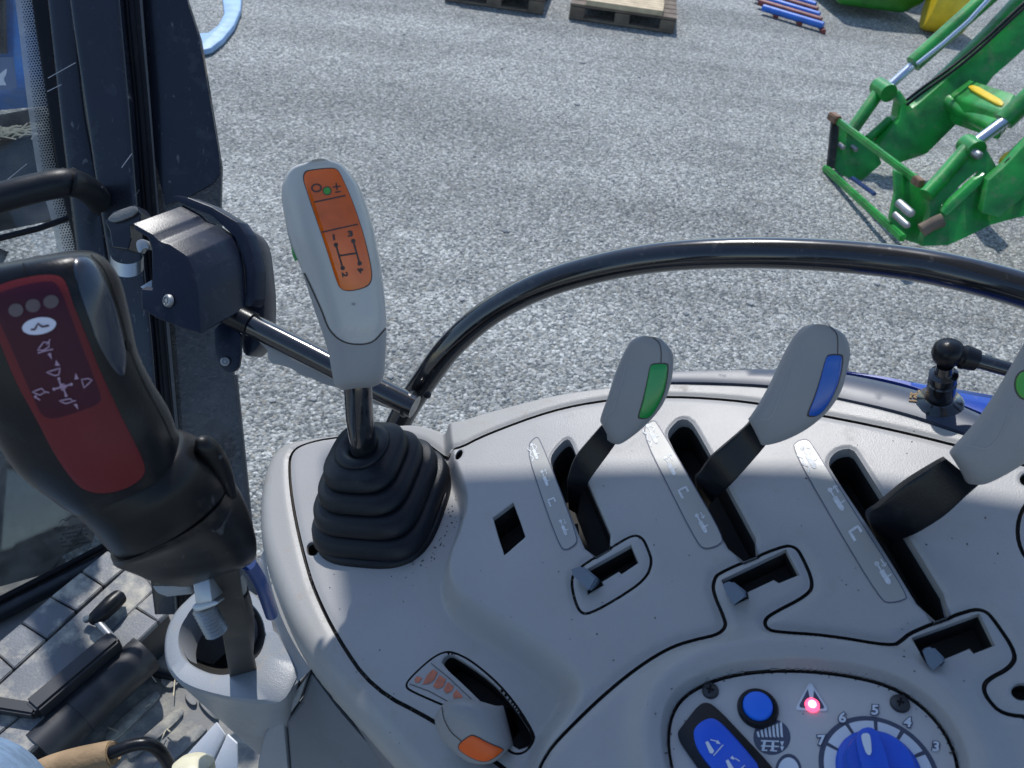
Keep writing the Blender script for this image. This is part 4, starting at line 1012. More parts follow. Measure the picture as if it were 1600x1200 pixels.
# ================================================================== JOYSTICK
joy = empty('joystick', P(360, 1040, .62), 'black loader joystick with a red front plate and white pictograms', 'joystick')
JL = [(-30, 418, 70, 398, .372, .4, 0), (-62, 424, 118, 392, .370, .55, 0), (-78, 450, 150, 402, .370, .62, 0), (-72, 505, 178, 440, .375, .66, .05), (-50, 560, 194, 500, .382, .68, .1), (-25, 618, 207, 560, .39, .7, .16), (5, 668, 231, 610, .40, .7, .22), (38, 712, 257, 655, .41, .72, .3), (84, 752, 272, 688, .42, .74, .38), (110, 772, 279, 700, .427, .76, .42)]
jr = edge_rings(JL, 2.6, 72, 10, tilt=.17)
jh = loft_rings('grip', jr, 'black', joy, 60)
eloft('collar', [(110, 771, 278, 694, .428, .8, .43), (118, 780, 290, 694, .431, .82, .43), (140, 802, 312, 702, .437, .85, .42), (156, 820, 333, 718, .445, .86, .40), (170, 834, 348, 740, .452, .86, .38), (180, 843, 355, 758, .457, .86, .36)], 'collar', joy, e=2.2, n=56)
ptube('collar_ridge', [(304, 694, .432, .004), (318, 696, .434, .006), (332, 711, .44, .0065), (346, 738, .45, .006), (360, 775, .462, .004)], 'collar', joy, None, 14)
eloft('collar_groove', [(175, 838, 352, 750, .456, .85, .37), (184, 849, 357, 764, .46, .85, .36)], 'seal', joy, e=2.2, n=48)
eloft('housing', [(181, 845, 356, 761, .459, .86, .36), (188, 857, 369, 782, .465, .86, .28), (193, 865, 381, 810, .475, .86, .20), (203, 877, 388, 834, .483, .86, .12), (226, 891, 393, 856, .49, .86, .06), (256, 908, 391, 878, .496, .8, .03), (290, 916, 372, 890, .50, .6, 0), (310, 913, 345, 899, .502, .3, 0)], 'collar', joy, e=2.8, n=56)
eloft('housing_lip', [(240, 916, 300, 916, .50, .4), (248, 926, 302, 924, .503, .4), (262, 932, 300, 928, .506, .4)], 'cup', joy, e=3, n=24)
s = bvh_of(jh)
redp = chaikin([(-33, 463), (-10, 449), (20, 438), (64, 429), (92, 430), (103, 440), (113, 473), (133, 520), (153, 573), (187, 647), (213, 697), (228, 731), (221, 748), (197, 763), (165, 771), (140, 768), (120, 758), (87, 713), (57, 653), (23, 593), (-2, 527), (-24, 490)], 2)
pad('plate_groove', [tuple(np.mean(redp, axis=0)+(np.array(p)-np.mean(redp, axis=0))*1.015) for p in redp], s, .0003, 'seal', jh, lip=.0001)
rd = pad('red_plate', redp, s, .0010, 'red', jh, 12, lip=.0006)
mp_ = chaikin([(-13, 464), (10, 454), (45, 444), (80, 439), (92, 445), (110, 492), (135, 560), (158, 618), (155, 630), (120, 643), (87, 653), (70, 650), (60, 637), (25, 555), (-2, 495)], 2)
mr = pad('maroon_panel', mp_, s, .0013, 'maroon', rd, 12, lip=.0002)
for q in ((28, 484), (54, 477), (81, 471)): lay('grey_lens', fill2d(circ2d(*q, 11.5, 10, 20, -.2), 3), s, .0017, 'greybtn', mr)
ov = lay('white_oval', fill2d(circ2d(63, 508, 26, 13, 28, -.17), 4), s, .0017, 'whitemark', mr)
lay('oval_print', Marks().stroke([(51, 513), (57, 513), (62, 504), (68, 509), (78, 507)], 2.8), s, .0021, 'maroon', ov)
mk = Marks(); t_ = lambda p: (p[0]/4.617, 420+p[1]/4.617)
def ic_(pts, w=1.7, cl=False): mk.stroke([t_(p) for p in pts], w, cl)
ic_([(282, 578), (325, 520), (365, 525), (360, 555), (325, 580)], 2, True); ic_([(370, 500), (345, 540)], 1.8); ic_([(285, 600), (330, 585), (390, 572)], 2)
mk.poly([t_(p) for p in [(352, 605), (375, 598), (384, 648)]])
mk.poly([t_(p) for p in [(405, 690), (440, 690), (412, 648)]])
ic_([(345, 737), (440, 708), (432, 755), (400, 760)], 2, True)
ic_([(430, 780), (440, 815), (460, 840), (475, 880), (485, 905)], 2.4); ic_([(395, 858), (460, 840), (520, 822)], 2.4); ic_([(440, 830), (465, 820), (480, 845), (455, 865)], 2.2, True)
for p in ((398, 857), (518, 824), (432, 783), (482, 903)): mk.circ(*t_(p), 2.4, n=10)
ic_([(588, 790), (632, 783), (660, 795), (606, 850)], 2, True)
mk.poly([t_(p) for p in [(540, 790), (568, 785), (548, 742)]])
ic_([(245, 878), (312, 852), (335, 880), (300, 900)], 2, True); ic_([(260, 905), (275, 918), (300, 935)], 2); ic_([(335, 876), (365, 882)], 1.8); ic_([(262, 920), (275, 900)], 2)
ic_([(435, 940), (512, 925), (530, 945), (480, 960)], 2, True); ic_([(530, 942), (552, 940)], 1.8); mk.poly([t_(p) for p in [(535, 965), (560, 962), (568, 1005)]])
lay('function_print', mk, s, .0018, 'pinkmark', mr)
pad('thumb_recess', chaikin([(110, 397), (128, 394), (146, 402), (160, 425), (178, 470), (191, 520), (200, 562), (197, 592), (188, 592), (172, 574), (150, 535), (130, 480), (114, 430)], 2), s, .0006, 'groove', jh, 10, lip=.0012)
lay('shell_joint', stroke2d([tuple(p) for p in catmull([(142, 398), (165, 425), (185, 480), (203, 545), (226, 600), (255, 655), (270, 690)], 6)], 1.6), s, .0003, 'seal', jh)
lay('side_pinhole', fill2d(circ2d(200, 540, 4, 9, 16, -.3), 3), s, .0005, 'seal', jh)
lay('top_joint', stroke2d([(38, 403), (37, 412), (39, 424), (42, 432)], 1.6), s, .0004, 'seal', jh)
# stalk hardware under the grip
eloft('stalk', [(330, 890, 372, 885, .495, .35), (338, 930, 378, 925, .515, .32), (345, 970, 385, 965, .55, .3), (352, 1010, 392, 1005, .60, .3), (360, 1055, 400, 1045, .66, .3), (368, 1100, 408, 1090, .72, .3)], 'steeldark', joy, e=6, n=32)
prism('clamp_block', [P(x, y, .492) for x, y in [(300, 908), (326, 900), (332, 940), (305, 946)]], FW*.022, 'zinc', joy, .0015)
prism('wing_nut', [P(x, y, .496) for x, y in chaikin([(298, 946), (318, 940), (340, 938), (342, 944), (322, 952), (304, 957)], 1)], FW*.012, 'zinc', joy, .0015)
thr_ = [(318+i*1.35, 948+i*2.55, .505+.0006*i, (.0078 if i % 2 else .0064)) for i in range(16)]
tube('threaded_bolt', [P(a, b, c) for a, b, c, r in thr_], [r for *_, r in thr_], 'steel', joy, 18, sharp=80)
ptube('cable_collar', [(364, 898, .515, .006), (369, 911, .522, .0068), (372, 921, .53, .006)], 'hose', joy, None, 18)
ptube('cable', [(372, 925, .53, .007), (378, 950, .555, .0075), (382, 985, .60, .0078), (380, 1040, .68, .0078)], 'steeldark', joy, None, 16)
ptube('blue_cable', [(388, 880, .52, .005), (400, 898, .54, .005), (410, 918, .56, .005), (424, 960, .62, .005)], 'hoseblue', joy, None, 14)

# ---- shroud the joystick rises from
cupH = -.04
cp = empty('joystick_shroud', uv3(*p2uv(370, 1070, cupH), cupH-.2), 'light grey cup-shaped shroud around the joystick stalk', 'shroud')
CP_ = lambda x, y, h: hit(x, y, CO+CN*h, CN)
outl = chaikin([(303, 928), (275, 953), (259, 985), (256, 1022), (264, 1052), (286, 1074), (334, 1089), (383, 1100), (430, 1104), (449, 1096), (462, 1070), (474, 1045), (440, 1000), (416, 940), (400, 890), (350, 900)], 3)
hole = chaikin([(299, 957), (284, 977), (279, 1005), (290, 1034), (326, 1053), (357, 1056), (387, 1040), (413, 1016), (417, 960), (408, 930), (385, 912), (340, 925)], 3)
cen = np.array((350.0, 992.0))
def polar(poly, n=72):
    p = np.array(poly)-cen; a = np.unwrap(np.arctan2(p[:, 1], p[:, 0])); r = np.hypot(p[:, 0], p[:, 1])
    if a[-1] < a[0]: a = a[::-1]; r = r[::-1]
    a2 = np.concatenate([a-2*math.pi, a, a+2*math.pi]); r2 = np.concatenate([r, r, r]); o = np.argsort(a2)
    th = np.linspace(0, 2*math.pi, n, endpoint=False); rr = np.interp(th, a2[o], r2[o])
    return [tuple(cen+np.array((math.cos(t), math.sin(t)))*q) for t, q in zip(th, rr)]
po, ph = polar(outl), polar(hole)
mixp = lambda A, B, t: [tuple(np.array(a)*(1-t)+np.array(b)*t) for a, b in zip(A, B)]
tip = [(425+(x-cen[0])*.35, 1150+(y-cen[1])*.35) for x, y in po]
rings = [[CP_(*p, cupH-.16) for p in tip], [CP_(*p, cupH-.03) for p in mixp(po, tip, .1)], [CP_(*p, cupH-.008) for p in po], [CP_(*p, cupH-.003) for p in mixp(po, ph, .05)], [CP_(*p, cupH) for p in mixp(po, ph, .16)], [CP_(*p, cupH) for p in mixp(po, ph, .9)], [CP_(*p, cupH-.002) for p in ph]]
rings += [[CP_(*p, cupH)-CN*.03 for p in ph]]
loft_rings('cup', rings, 'cup', cp, 50, cap=False)
_vr = ray(*cen).normalized()
rings = [[CP_(*p, cupH)-CN*.004+_vr*.004 for p in mixp(ph, [tuple(cen)]*72, .012)], [CP_(*p, cupH)+_vr*.11 for p in mixp(ph, [tuple(cen)]*72, .12)], [CP_(*p, cupH)+_vr*.112 for p in mixp(ph, [tuple(cen)]*72, .9)]]
loft_rings('cup_lining', rings, 'well', cp, 50, cap=False)
A_ = catmull([(402, 880, -.03), (411, 930, -.045), (420, 985, -.048), (438, 1040, -.046), (456, 1075, -.045)], 6)
B_ = catmull([(412, 860, -.02), (424, 915, -.024), (440, 965, -.026), (462, 1010, -.027), (486, 1046, -.028)], 6)
V = []; F = []; na = len(A_)
for t in (0, .25, .5, .75, 1):
    for a, b in zip(A_, B_):
        x, y, h = np.array(a)*(1-t)+np.array(b)*t; V.append(CP_(x, y, h-.006*math.sin(math.pi*t)))
for j in range(4):
    for i in range(na-1): F.append((j*na+i, j*na+i+1, (j+1)*na+i+1, (j+1)*na+i))
mesh('side_flange', V, F, 'cup', cp)

# ================================================================== FLOOR of the cab
FZ = 1.10
floor = empty('cab_floor', (-.5, .2, FZ), 'grey dusty rubber cab floor mat with raised ribs', 'floor mat')
zf = lambda p: (p[0]/2.608, 740+p[1]/2.608)
fm_ = [G(x, y, FZ) for x, y in [(-300, 1000), (60, 900), (205, 850), (330, 830), (520, 1000), (800, 1500), (-300, 1500)]]
prism('mat', fm_, (0, 0, -.02), 'floor', floor, 0)
pads_ = [[(440, 890), (530, 815), (553, 822), (553, 850), (430, 945), (415, 930)], [(420, 1060), (625, 878), (652, 892), (652, 918), (462, 1098), (430, 1090)], [(515, 1130), (722, 950), (750, 960), (748, 990), (545, 1165), (515, 1160)],
         [(600, 1200), (800, 1020), (842, 1030), (845, 1050), (640, 1225)], [(650, 845), (668, 815), (705, 815), (738, 850), (700, 876), (672, 872)], [(748, 905), (765, 890), (805, 925), (800, 945), (775, 942)], [(565, 790), (620, 785), (600, 808), (575, 805)],
         [(300, 1160), (400, 1085), (425, 1100), (420, 1130), (330, 1200)], [(700, 800), (760, 740), (790, 760), (740, 820)], [(820, 900), (900, 990), (880, 1010), (800, 930)]]
bm = bmesh.new()
for pd in pads_:
    c_ = chaikin([zf(p) for p in pd], 2); t1 = [bm.verts.new(G(x, y, FZ)-Vector((0, 0, .002))) for x, y in c_]
    m_ = np.mean(c_, axis=0); t2 = [bm.verts.new(G(*(m_+(np.array(p)-m_)*.97), FZ+.006)) for p in c_]; t3 = [bm.verts.new(G(*(m_+(np.array(p)-m_)*.90), FZ+.0075)) for p in c_]
    n = len(c_)
    for A, B in ((t1, t2), (t2, t3)):
        for i in range(n): bm.faces.new((A[i], A[(i+1) % n], B[(i+1) % n], B[i]))
    bm.faces.new(t3)
rb_ = meshbm('raised_ribs', bm, 'floor', floor, sharp=60)

bx = empty('floor_box', G(120, 1000, FZ), 'black floor-mounted box with a dusty tiled lid and rubber handle', 'storage box')
LZ = FZ+.10
lq = lambda pts, z: [G(x, y, z) for x, y in pts]
prism('box_body', lq([(168, 861), (-120, 1100), (-120, 1260), (30, 1195), (205, 1012), (262, 956), (232, 905), (200, 880)], LZ-.011), (0, 0, -.088), 'boxdark', bx, .004)
tiles = [[(168, 860), (128, 892), (162, 914), (196, 886)], [(126, 894), (80, 931), (119, 953), (160, 916)], [(78, 933), (34, 972), (73, 997), (117, 955)], [(32, 974), (-13, 1012), (22, 1044), (71, 999)], [(-15, 1014), (-110, 1092), (-70, 1128), (20, 1046)],
         [(198, 888), (75, 1000), (-60, 1124), (-20, 1160), (78, 1080), (240, 921)], [(241, 923), (213, 948), (247, 970), (266, 952), (262, 940)], [(211, 950), (78, 1082), (-18, 1162), (20, 1195), (60, 1160), (206, 1010), (246, 971)]]
V = []; bm = bmesh.new()
for tq in tiles:
    c_ = np.mean(tq, axis=0); tq = [tuple(c_+(np.array(p)-c_)*.997) for p in tq]
    a = [bm.verts.new(G(x, y, LZ)) for x, y in tq]; b = [bm.verts.new(v.co-Vector((0, 0, .012))) for v in a]; n = len(a)
    bm.faces.new(a); bm.faces.new(b[::-1])
    for i in range(n): bm.faces.new((a[i], b[i], b[(i+1) % n], a[(i+1) % n]))
bmesh.ops.recalc_face_normals(bm, faces=bm.faces)
bmesh.ops.bevel(bm, geom=list(bm.edges), offset=.0014, segments=2, affect='EDGES')
meshbm('tiled_lid', bm, 'box', bx)
BZ = LZ+.012
beam('front_bar', G(182, 999, BZ), G(52, 1110, BZ), .028, .03, 'boxdark', bx, bev=.004)
tube('hinge_roller', [G(226, 1020, LZ-.03), G(160, 1080, LZ-.03), G(62, 1172, LZ-.03)], .034, 'boxdark', bx, 24)
tube('hinge_roller_end', [G(150, 1090, LZ-.03), G(120, 1118, LZ-.03)], .0355, 'boxdark', bx, 24)
beam('side_bar', G(-40, 1096, BZ), G(60, 1112, BZ), .018, .02, 'boxdark', bx, bev=.003)
bhd = tube('handle_rubber', [G(144, 972, BZ+.004), G(149, 967, BZ+.008), G(160, 957, BZ+.012), G(176, 942, BZ+.012), G(186, 933, BZ+.010), G(190, 929, BZ+.004)], [.007, .012, .0135, .0145, .013, .005], 'black', bx, 20)
tube('handle_lever', [G(134, 968, BZ), G(146, 963, BZ+.008), G(158, 978, BZ+.006), G(176, 998, BZ)], .006, 'steel', bx, 12)
tag(tube('floor_cable', [G(210, 1030, FZ+.02), G(222, 1036, FZ+.02), G(242, 1050, FZ+.008), G(275, 1058, FZ+.006), G(320, 1064, FZ+.006)], .008, 'black', None, 12), 'black cable lying on the mat between box and shroud', 'cable')

_u, _v = G(70, 935, LZ), G(128, 1075, LZ)  # unseen bar, added to throw a shadow stripe over the box lid
_a, _b = _u+SUN*1.25, _v+SUN*1.25
tag(tube('shade_bar', [_a+(_a-_b)*.5, _a, _b, _b+(_b-_a)*.6], .030, 'black', None, 20), 'unseen black bar beyond the left edge, added to cast a shadow stripe on the lid', 'shade bar')
wp = [(298, 1172), (338, 1128), (352, 1148), (330, 1190), (322, 1215), (260, 1215)]
tag(prism('white_bracket', [P(x, y, 1.02) for x, y in wp], FW*.004+UP*-.002, 'whitepaint', None, .001), 'sunlit white sheet-metal bracket below the shroud tip', 'bracket')
tag(prism('white_bracket', [P(x, y, 1.0) for x, y in [(355, 1148), (370, 1162), (372, 1230), (330, 1230), (336, 1190)]], FW*.004, 'whitepaint', None, .001), 'white speckled plate tucked right of the sunlit bracket', 'bracket')
random.seed(17); V = []; F = []
for i in range(26):
    c = G(random.uniform(20, 320), random.uniform(930, 1190), FZ+.011); a = random.uniform(0, 6.28); l = random.uniform(.004, .022); d_ = Vector((math.cos(a), math.sin(a), random.uniform(-.05, .15)))
    beam_data(c-d_*l, c+d_*l, .0016, .001, (0, 0, 1), V, F)
tag(mesh('floor_straw', V, F, 'straw', None, False), 'bits of straw scattered on the cab floor mat', 'straw', None, 'stuff')
bl = empty('bent_lever', P(170, 1230, .9), 'bent black rod with a tan leather sleeve at the bottom edge', 'lever')
ptube('rod', [(150, 1182, .86), (180, 1174, .86), (208, 1164, .865), (232, 1163, .87), (250, 1174, .88), (264, 1194, .90), (285, 1230, .94)], 'black', bl, .0072, 16)
ptube('sleeve', [(60, 1206, .85, .0125), (84, 1199, .85, .0142), (120, 1190, .855, .0150), (150, 1183, .86, .0146), (172, 1178, .862, .0140), (176, 1177, .862, .012)], 'suede', bl, None, 22)
tag(lathe('cream_knob', P(302, 1206, .82), UP, [(.014, -.03), (.018, -.012), (.0225, .000), (.021, .009), (.014, .0145), (0, .0165)], 'cream', None, 28), 'round cream plastic knob at the bottom edge beside the bent rod', 'knob')
ps = empty('person', P(-80, 1500, 1.1), 'seated driver in faded blue jeans, only one knee in view', 'person')
tube('leg', [P(-900, 2100, .30), P(-500, 1700, .42), P(-260, 1440, .52), P(-120, 1330, .60), P(-92, 1318, .64), P(-72, 1318, .69), P(-68, 1345, .76), P(-70, 1400, .9), P(-100, 1450, 1.05)], [.095, .092, .088, .085, .084, .078, .07, .06, .052], 'jeans', ps, 36)
bb = P(-100, 1450, 1.05)
tube('boot', [bb+Vector((0, 0, .02)), bb-Vector((0, 0, .04)), bb+Vector((.02, .05, -.09)), bb+Vector((.05, .16, -.11)), bb+Vector((.06, .2, -.115))], [.056, .058, .06, .048, .03], 'suede', ps, 24)

# ================================================================== SILL, FENDER, GAS STRUT
SH = H-.012
def CS(x, y, h=SH): return hit(x, y, CO+CN*h, CN)
sl = empty('window_sill', CS(1300, 600), 'dark glossy window sill strip behind the console edge', 'sill')
near = catmull([(960, 604), (1050, 598), (1200, 603), (1300, 620), (1420, 648), (1520, 683), (1640, 735), (1760, 790)], 8)
far = catmull([(960, 590), (1050, 577), (1200, 572), (1320, 580), (1450, 610), (1550, 650), (1650, 700), (1760, 755)], 8)
V = []; F = []; n = len(near)
for t, dz in ((-.3, -.02), (0, .001), (.25, .0025), (.7, .002), (1, -.004), (1.05, -.05)):
    for a, b in zip(near, far):
        q = np.array(a)*(1-t)+np.array(b)*t; V.append(CS(q[0], q[1])+CN*dz)
for j in range(5):
    for i in range(n-1): F.append((j*n+i, j*n+i+1, (j+1)*n+i+1, (j+1)*n+i))
mesh('sill_strip', V, F, 'sill', sl)
fd = empty('rear_fender', CS(1500, 600, -.1), 'bright blue fender curving away outside the window sill', 'fender')
near = catmull([(1290, 577), (1380, 592), (1450, 612), (1550, 652), (1650, 702), (1780, 765)], 8)
far = catmull([(1300, 574), (1380, 583), (1450, 592), (1550, 605), (1650, 618), (1780, 640)], 8)
V = []; F = []; n = len(near)
for t, dz in ((-.25, -.03), (0, -.012), (.4, -.012), (.85, -.016), (1, -.024), (1.03, -.05), (1.0, -.3)):
    for a, b in zip(near, far):
        q = np.array(a)*(1-t)+np.array(b)*t; V.append(CS(q[0], q[1], SH-.012)+CN*(dz+.012))
for j in range(6):
    for i in range(n-1): F.append((j*n+i, j*n+i+1, (j+1)*n+i+1, (j+1)*n+i))
mesh('fender_panel', V, F, 'bluepaint', fd)
gs_ = empty('gas_strut', CS(1468, 628), 'black gas strut with ball joint standing on the window sill', 'gas strut')
b0 = CS(1467, 630)
top = P(1480, 551, depth(b0)-.035)
axs = (P(1476, 575, depth(b0)-.03)-b0).normalized()
lathe('foot', b0, CN, [(.0185, -.002), (.0185, .002), (.0165, .004), (.012, .006), (.0105, .009)], 'blackgloss', gs_, 28)
lathe('stud', b0, axs, [(.0108, .002), (.0108, .026), (.0098, .027), (.0098, .029), (.0108, .030), (.0106, .036), (.007, .0375), (.006, .046)], 'blackgloss', gs_, 28)
bpos = P(1481, 551, depth(b0+axs*.05))
lathe('ball_socket', bpos, axs, [(0, -.011), (.006, -.0105), (.0105, -.006), (.0118, 0), (.0105, .006), (.007, .0095), (0, .0108)], 'black', gs_, 28)
e1 = P(1600, 584, depth(bpos)-.01)
dirr = (e1-bpos)
tube('socket_sleeve', [bpos, bpos+dirr*.18, bpos+dirr*.2, bpos+dirr*.38, bpos+dirr*.385], [.008, .0085, .0098, .0085, .006], 'black', gs_, 22)
tube('strut_rod', [bpos+dirr*.3, bpos+dirr*1.0, bpos+dirr*3.2], .0058, 'blackgloss', gs_, 18)
random.seed(3)
V = []; F = []
for i in range(26):
    c = CS(1440+random.gauss(0, 9), 622+random.gauss(0, 4), SH+.003); a = random.uniform(0, 6.28); d_ = (EU*math.cos(a)+EV*math.sin(a)); l = random.uniform(.001, .0035)
    beam_data(c-d_*l, c+d_*l, .0016, .0008, CN, V, F)
tag(mesh('dry_leaf', V, F, 'suede', None, False), 'dry brown leaf crumbs lying beside the gas strut foot', 'leaf')

# ================================================================== ROOF (out of frame, shades the console)
RZ = 2.78
def shadow_from(p): return p + SUN*((RZ-p.z)/SUN.z)
rp3 = [shadow_from(hit(x, y, CO+CN*h, CN)) for x, y, h in ROOF_PTS]
rp3 = [Vector((p.x, p.y, RZ)) for p in rp3]
a0 = rp3[0]; a1 = rp3[-1]; b0_ = shadow_from(hit(548, 1000, CO, CN)); b0_.z = RZ
dl = (b0_-a0); k_ = (-.40-a0.y)/dl.y
rp3 += [Vector((a1.x+.25, a1.y, RZ)), Vector((a1.x+.25, -.40, RZ)), a0+dl*k_]
rf = prism('cab_roof', rp3, (0, 0, .05), 'roof', None, .01)
tag(rf, 'pale grey cab roof panel overhead shading the console', 'roof')
# ================================================================== OUTSIDE
def gravel():
    m = bpy.data.materials.new('gravel'); m.use_nodes = True
    t = m.node_tree; N = t.nodes; L = t.links; b = N['Principled BSDF']
    tc = N.new('ShaderNodeTexCoord')
    def vor(sc, feat='F1'):
        v = N.new('ShaderNodeTexVoronoi'); v.inputs['Scale'].default_value = sc; v.feature = feat; L.new(wv, v.inputs['Vector']); return v
    nw = N.new('ShaderNodeTexNoise'); nw.inputs['Scale'].default_value = 90; nw.inputs['Detail'].default_value = 3; L.new(tc.outputs['Object'], nw.inputs['Vector'])
    va = N.new('ShaderNodeVectorMath'); va.operation = 'MULTIPLY_ADD'; va.inputs[1].default_value = (.006, .006, .006)
    L.new(nw.outputs['Color'], va.inputs[0]); L.new(tc.outputs['Object'], va.inputs[2]); wv = va.outputs[0]
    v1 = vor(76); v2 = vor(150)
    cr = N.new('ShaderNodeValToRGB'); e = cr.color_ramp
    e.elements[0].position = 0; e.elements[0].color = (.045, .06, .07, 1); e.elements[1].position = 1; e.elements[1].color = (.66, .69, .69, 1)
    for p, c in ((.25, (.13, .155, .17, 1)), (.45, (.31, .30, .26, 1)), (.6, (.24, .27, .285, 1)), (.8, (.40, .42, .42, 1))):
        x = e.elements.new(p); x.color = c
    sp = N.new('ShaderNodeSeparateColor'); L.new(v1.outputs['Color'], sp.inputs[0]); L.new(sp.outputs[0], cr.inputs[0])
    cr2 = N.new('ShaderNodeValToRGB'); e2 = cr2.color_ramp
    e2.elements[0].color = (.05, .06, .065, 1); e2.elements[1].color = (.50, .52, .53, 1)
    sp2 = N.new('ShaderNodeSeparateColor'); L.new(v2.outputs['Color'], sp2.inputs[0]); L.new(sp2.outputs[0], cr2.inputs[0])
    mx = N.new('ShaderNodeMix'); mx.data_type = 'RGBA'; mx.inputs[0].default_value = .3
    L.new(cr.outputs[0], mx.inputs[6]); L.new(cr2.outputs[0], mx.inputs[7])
    nb = N.new('ShaderNodeTexNoise'); nb.inputs['Scale'].default_value = .55; nb.inputs['Detail'].default_value = 5; L.new(tc.outputs['Object'], nb.inputs['Vector'])
    r = N.new('ShaderNodeMapRange'); r.inputs['From Min'].default_value = .35; r.inputs['From Max'].default_value = .65; r.inputs['To Min'].default_value = .78; r.inputs['To Max'].default_value = 1.02
    L.new(nb.outputs['Fac'], r.inputs['Value'])
    mpg = N.new('ShaderNodeMapping'); mpg.inputs['Rotation'].default_value = (0, 0, -.25); mpg.inputs['Scale'].default_value = (.12, 1.3, 1); L.new(tc.outputs['Object'], mpg.inputs[0])
    nt2 = N.new('ShaderNodeTexNoise'); nt2.inputs['Scale'].default_value = 1.1; nt2.inputs['Detail'].default_value = 6; nt2.inputs['Roughness'].default_value = .6; L.new(mpg.outputs[0], nt2.inputs['Vector'])
    rt2 = N.new('ShaderNodeMapRange'); rt2.inputs['From Min'].default_value = .36; rt2.inputs['From Max'].default_value = .64; rt2.inputs['To Min'].default_value = .84; rt2.inputs['To Max'].default_value = 1.24; L.new(nt2.outputs['Fac'], rt2.inputs['Value'])
    mm2 = N.new('ShaderNodeMath'); mm2.operation = 'MULTIPLY'; L.new(r.outputs[0], mm2.inputs[0]); L.new(rt2.outputs[0], mm2.inputs[1])
    ml = N.new('ShaderNodeMix'); ml.data_type = 'RGBA'; ml.blend_type = 'MULTIPLY'; ml.inputs[0].default_value = 1
    tn = N.new('ShaderNodeMix'); tn.data_type = 'RGBA'; tn.blend_type = 'MULTIPLY'; tn.inputs[0].default_value = 1; tn.inputs[7].default_value = (1.0, .97, .92, 1)
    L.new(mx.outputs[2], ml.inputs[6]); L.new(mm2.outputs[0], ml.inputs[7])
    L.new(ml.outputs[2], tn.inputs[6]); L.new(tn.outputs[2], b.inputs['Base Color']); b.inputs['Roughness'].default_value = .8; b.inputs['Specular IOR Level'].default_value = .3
    i1 = N.new('ShaderNodeMath'); i1.operation = 'MULTIPLY'; i1.inputs[1].default_value = -1; L.new(v1.outputs['Distance'], i1.inputs[0])
    i2 = N.new('ShaderNodeMath'); i2.operation = 'MULTIPLY_ADD'; i2.inputs[1].default_value = -.5; L.new(v2.outputs['Distance'], i2.inputs[0]); L.new(i1.outputs[0], i2.inputs[2])
    bp = N.new('ShaderNodeBump'); bp.inputs['Strength'].default_value = .85; bp.inputs['Distance'].default_value = .012
    L.new(i2.outputs[0], bp.inputs['Height']); L.new(bp.outputs[0], b.inputs['Normal'])
    return m
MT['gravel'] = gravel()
MT['stone'] = mat('loose_stone', (.36, .36, .35), .8, vary=.2, vscale=25, bump=.4, bscale=120, col2=(.2, .205, .21))
V = []; F = []
for R_ in (0,):
    V = [(-150, -60, 0), (150, -60, 0), (150, 240, 0), (-150, 240, 0)]; F = [(0, 1, 2, 3)]
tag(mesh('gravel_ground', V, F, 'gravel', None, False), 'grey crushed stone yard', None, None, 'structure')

# loose bigger stones over the gravel
random.seed(31); bm = bmesh.new()
for i in range(800):
    x = random.uniform(330, 1600); y = random.uniform(20, 640); c = G(x, y); r = min(.03, .005+random.expovariate(230))
    res = bmesh.ops.create_icosphere(bm, subdivisions=1, radius=r)['verts']; rot = Matrix.Rotation(random.uniform(0, 6.28), 3, 'Z'); sx, sy, sz = random.uniform(.7, 1.3), random.uniform(.6, 1), random.uniform(.4, .7)
    for v in res:
        p = v.co*random.uniform(.82, 1.1); v.co = rot @ Vector((p.x*sx, p.y*sy, p.z*sz)) + c + Vector((0, 0, r*.15))
tag(meshbm('loose_stones', bm, 'stone', None, False), 'loose larger stones strewn over the grey gravel', 'stones', None, 'stuff')

# ---- pallets
def pallet(p00, p10, depth_, h, label_, topm):
    """p00,p10 near ground corners; stack of boards"""
    e = empty('wooden_pallet', (p00+p10)/2, label_, 'pallet', 'wooden pallets at the edge of the yard')
    ux = (p10-p00); w = ux.length; ux.normalize(); uy = Vector((-ux.y, ux.x, 0)); 
    at = lambda a, b, z: p00+ux*a+uy*b+Vector((0, 0, z))
    for i in range(3):
        yb = .05+i*(depth_-.1)/2
        V = []; F = []
        beam_data(at(0, yb, .02), at(w, yb, .02), .10, .022, (0, 0, 1), V, F)
        for a in (.075, w/2, w-.075): beam_data(at(a-.072, yb, .075), at(a+.072, yb, .075), .1, .085, (0, 0, 1), V, F)
        mesh('bearer', V, F, 'timberdark', e, False)
    V = []; F = []
    nb = max(5, int(depth_/.13)); bw = depth_/nb
    for i in range(nb): beam_data(at(0, bw*(i+.5), .135), at(w, bw*(i+.5), .135), bw-.02, .024, (0, 0, 1), V, F)
    mesh('deck_boards', V, F, 'timberdark', e, False)
    V = []; F = []
    if h > .15:
        a0, a1 = w*.14, w*.86; nl = int((h-.147)/.05)
        for l in range(nl):
            for i in range(nb*2):
                b_ = depth_*(i+.5)/(nb*2); j = random.uniform(-.012, .012)
                beam_data(at(a0+j, b_, .172+l*.05), at(a1+j, b_, .172+l*.05), depth_/(nb*2)-.008, .046, (0, 0, 1), V, F)
        mesh('timber_load', V, F, topm, e, False)
    return e
random.seed(5)
pallet(G(888, 30), G(1052, 54), 1.0, .20, 'wooden pallet with pale boards, the right one of the two pallets', 'timber')
pallet(G(694, 2), G(848, 24), 1.0, .20, 'wooden pallet with pale boards cut off by the top edge, left of the other', 'timber')

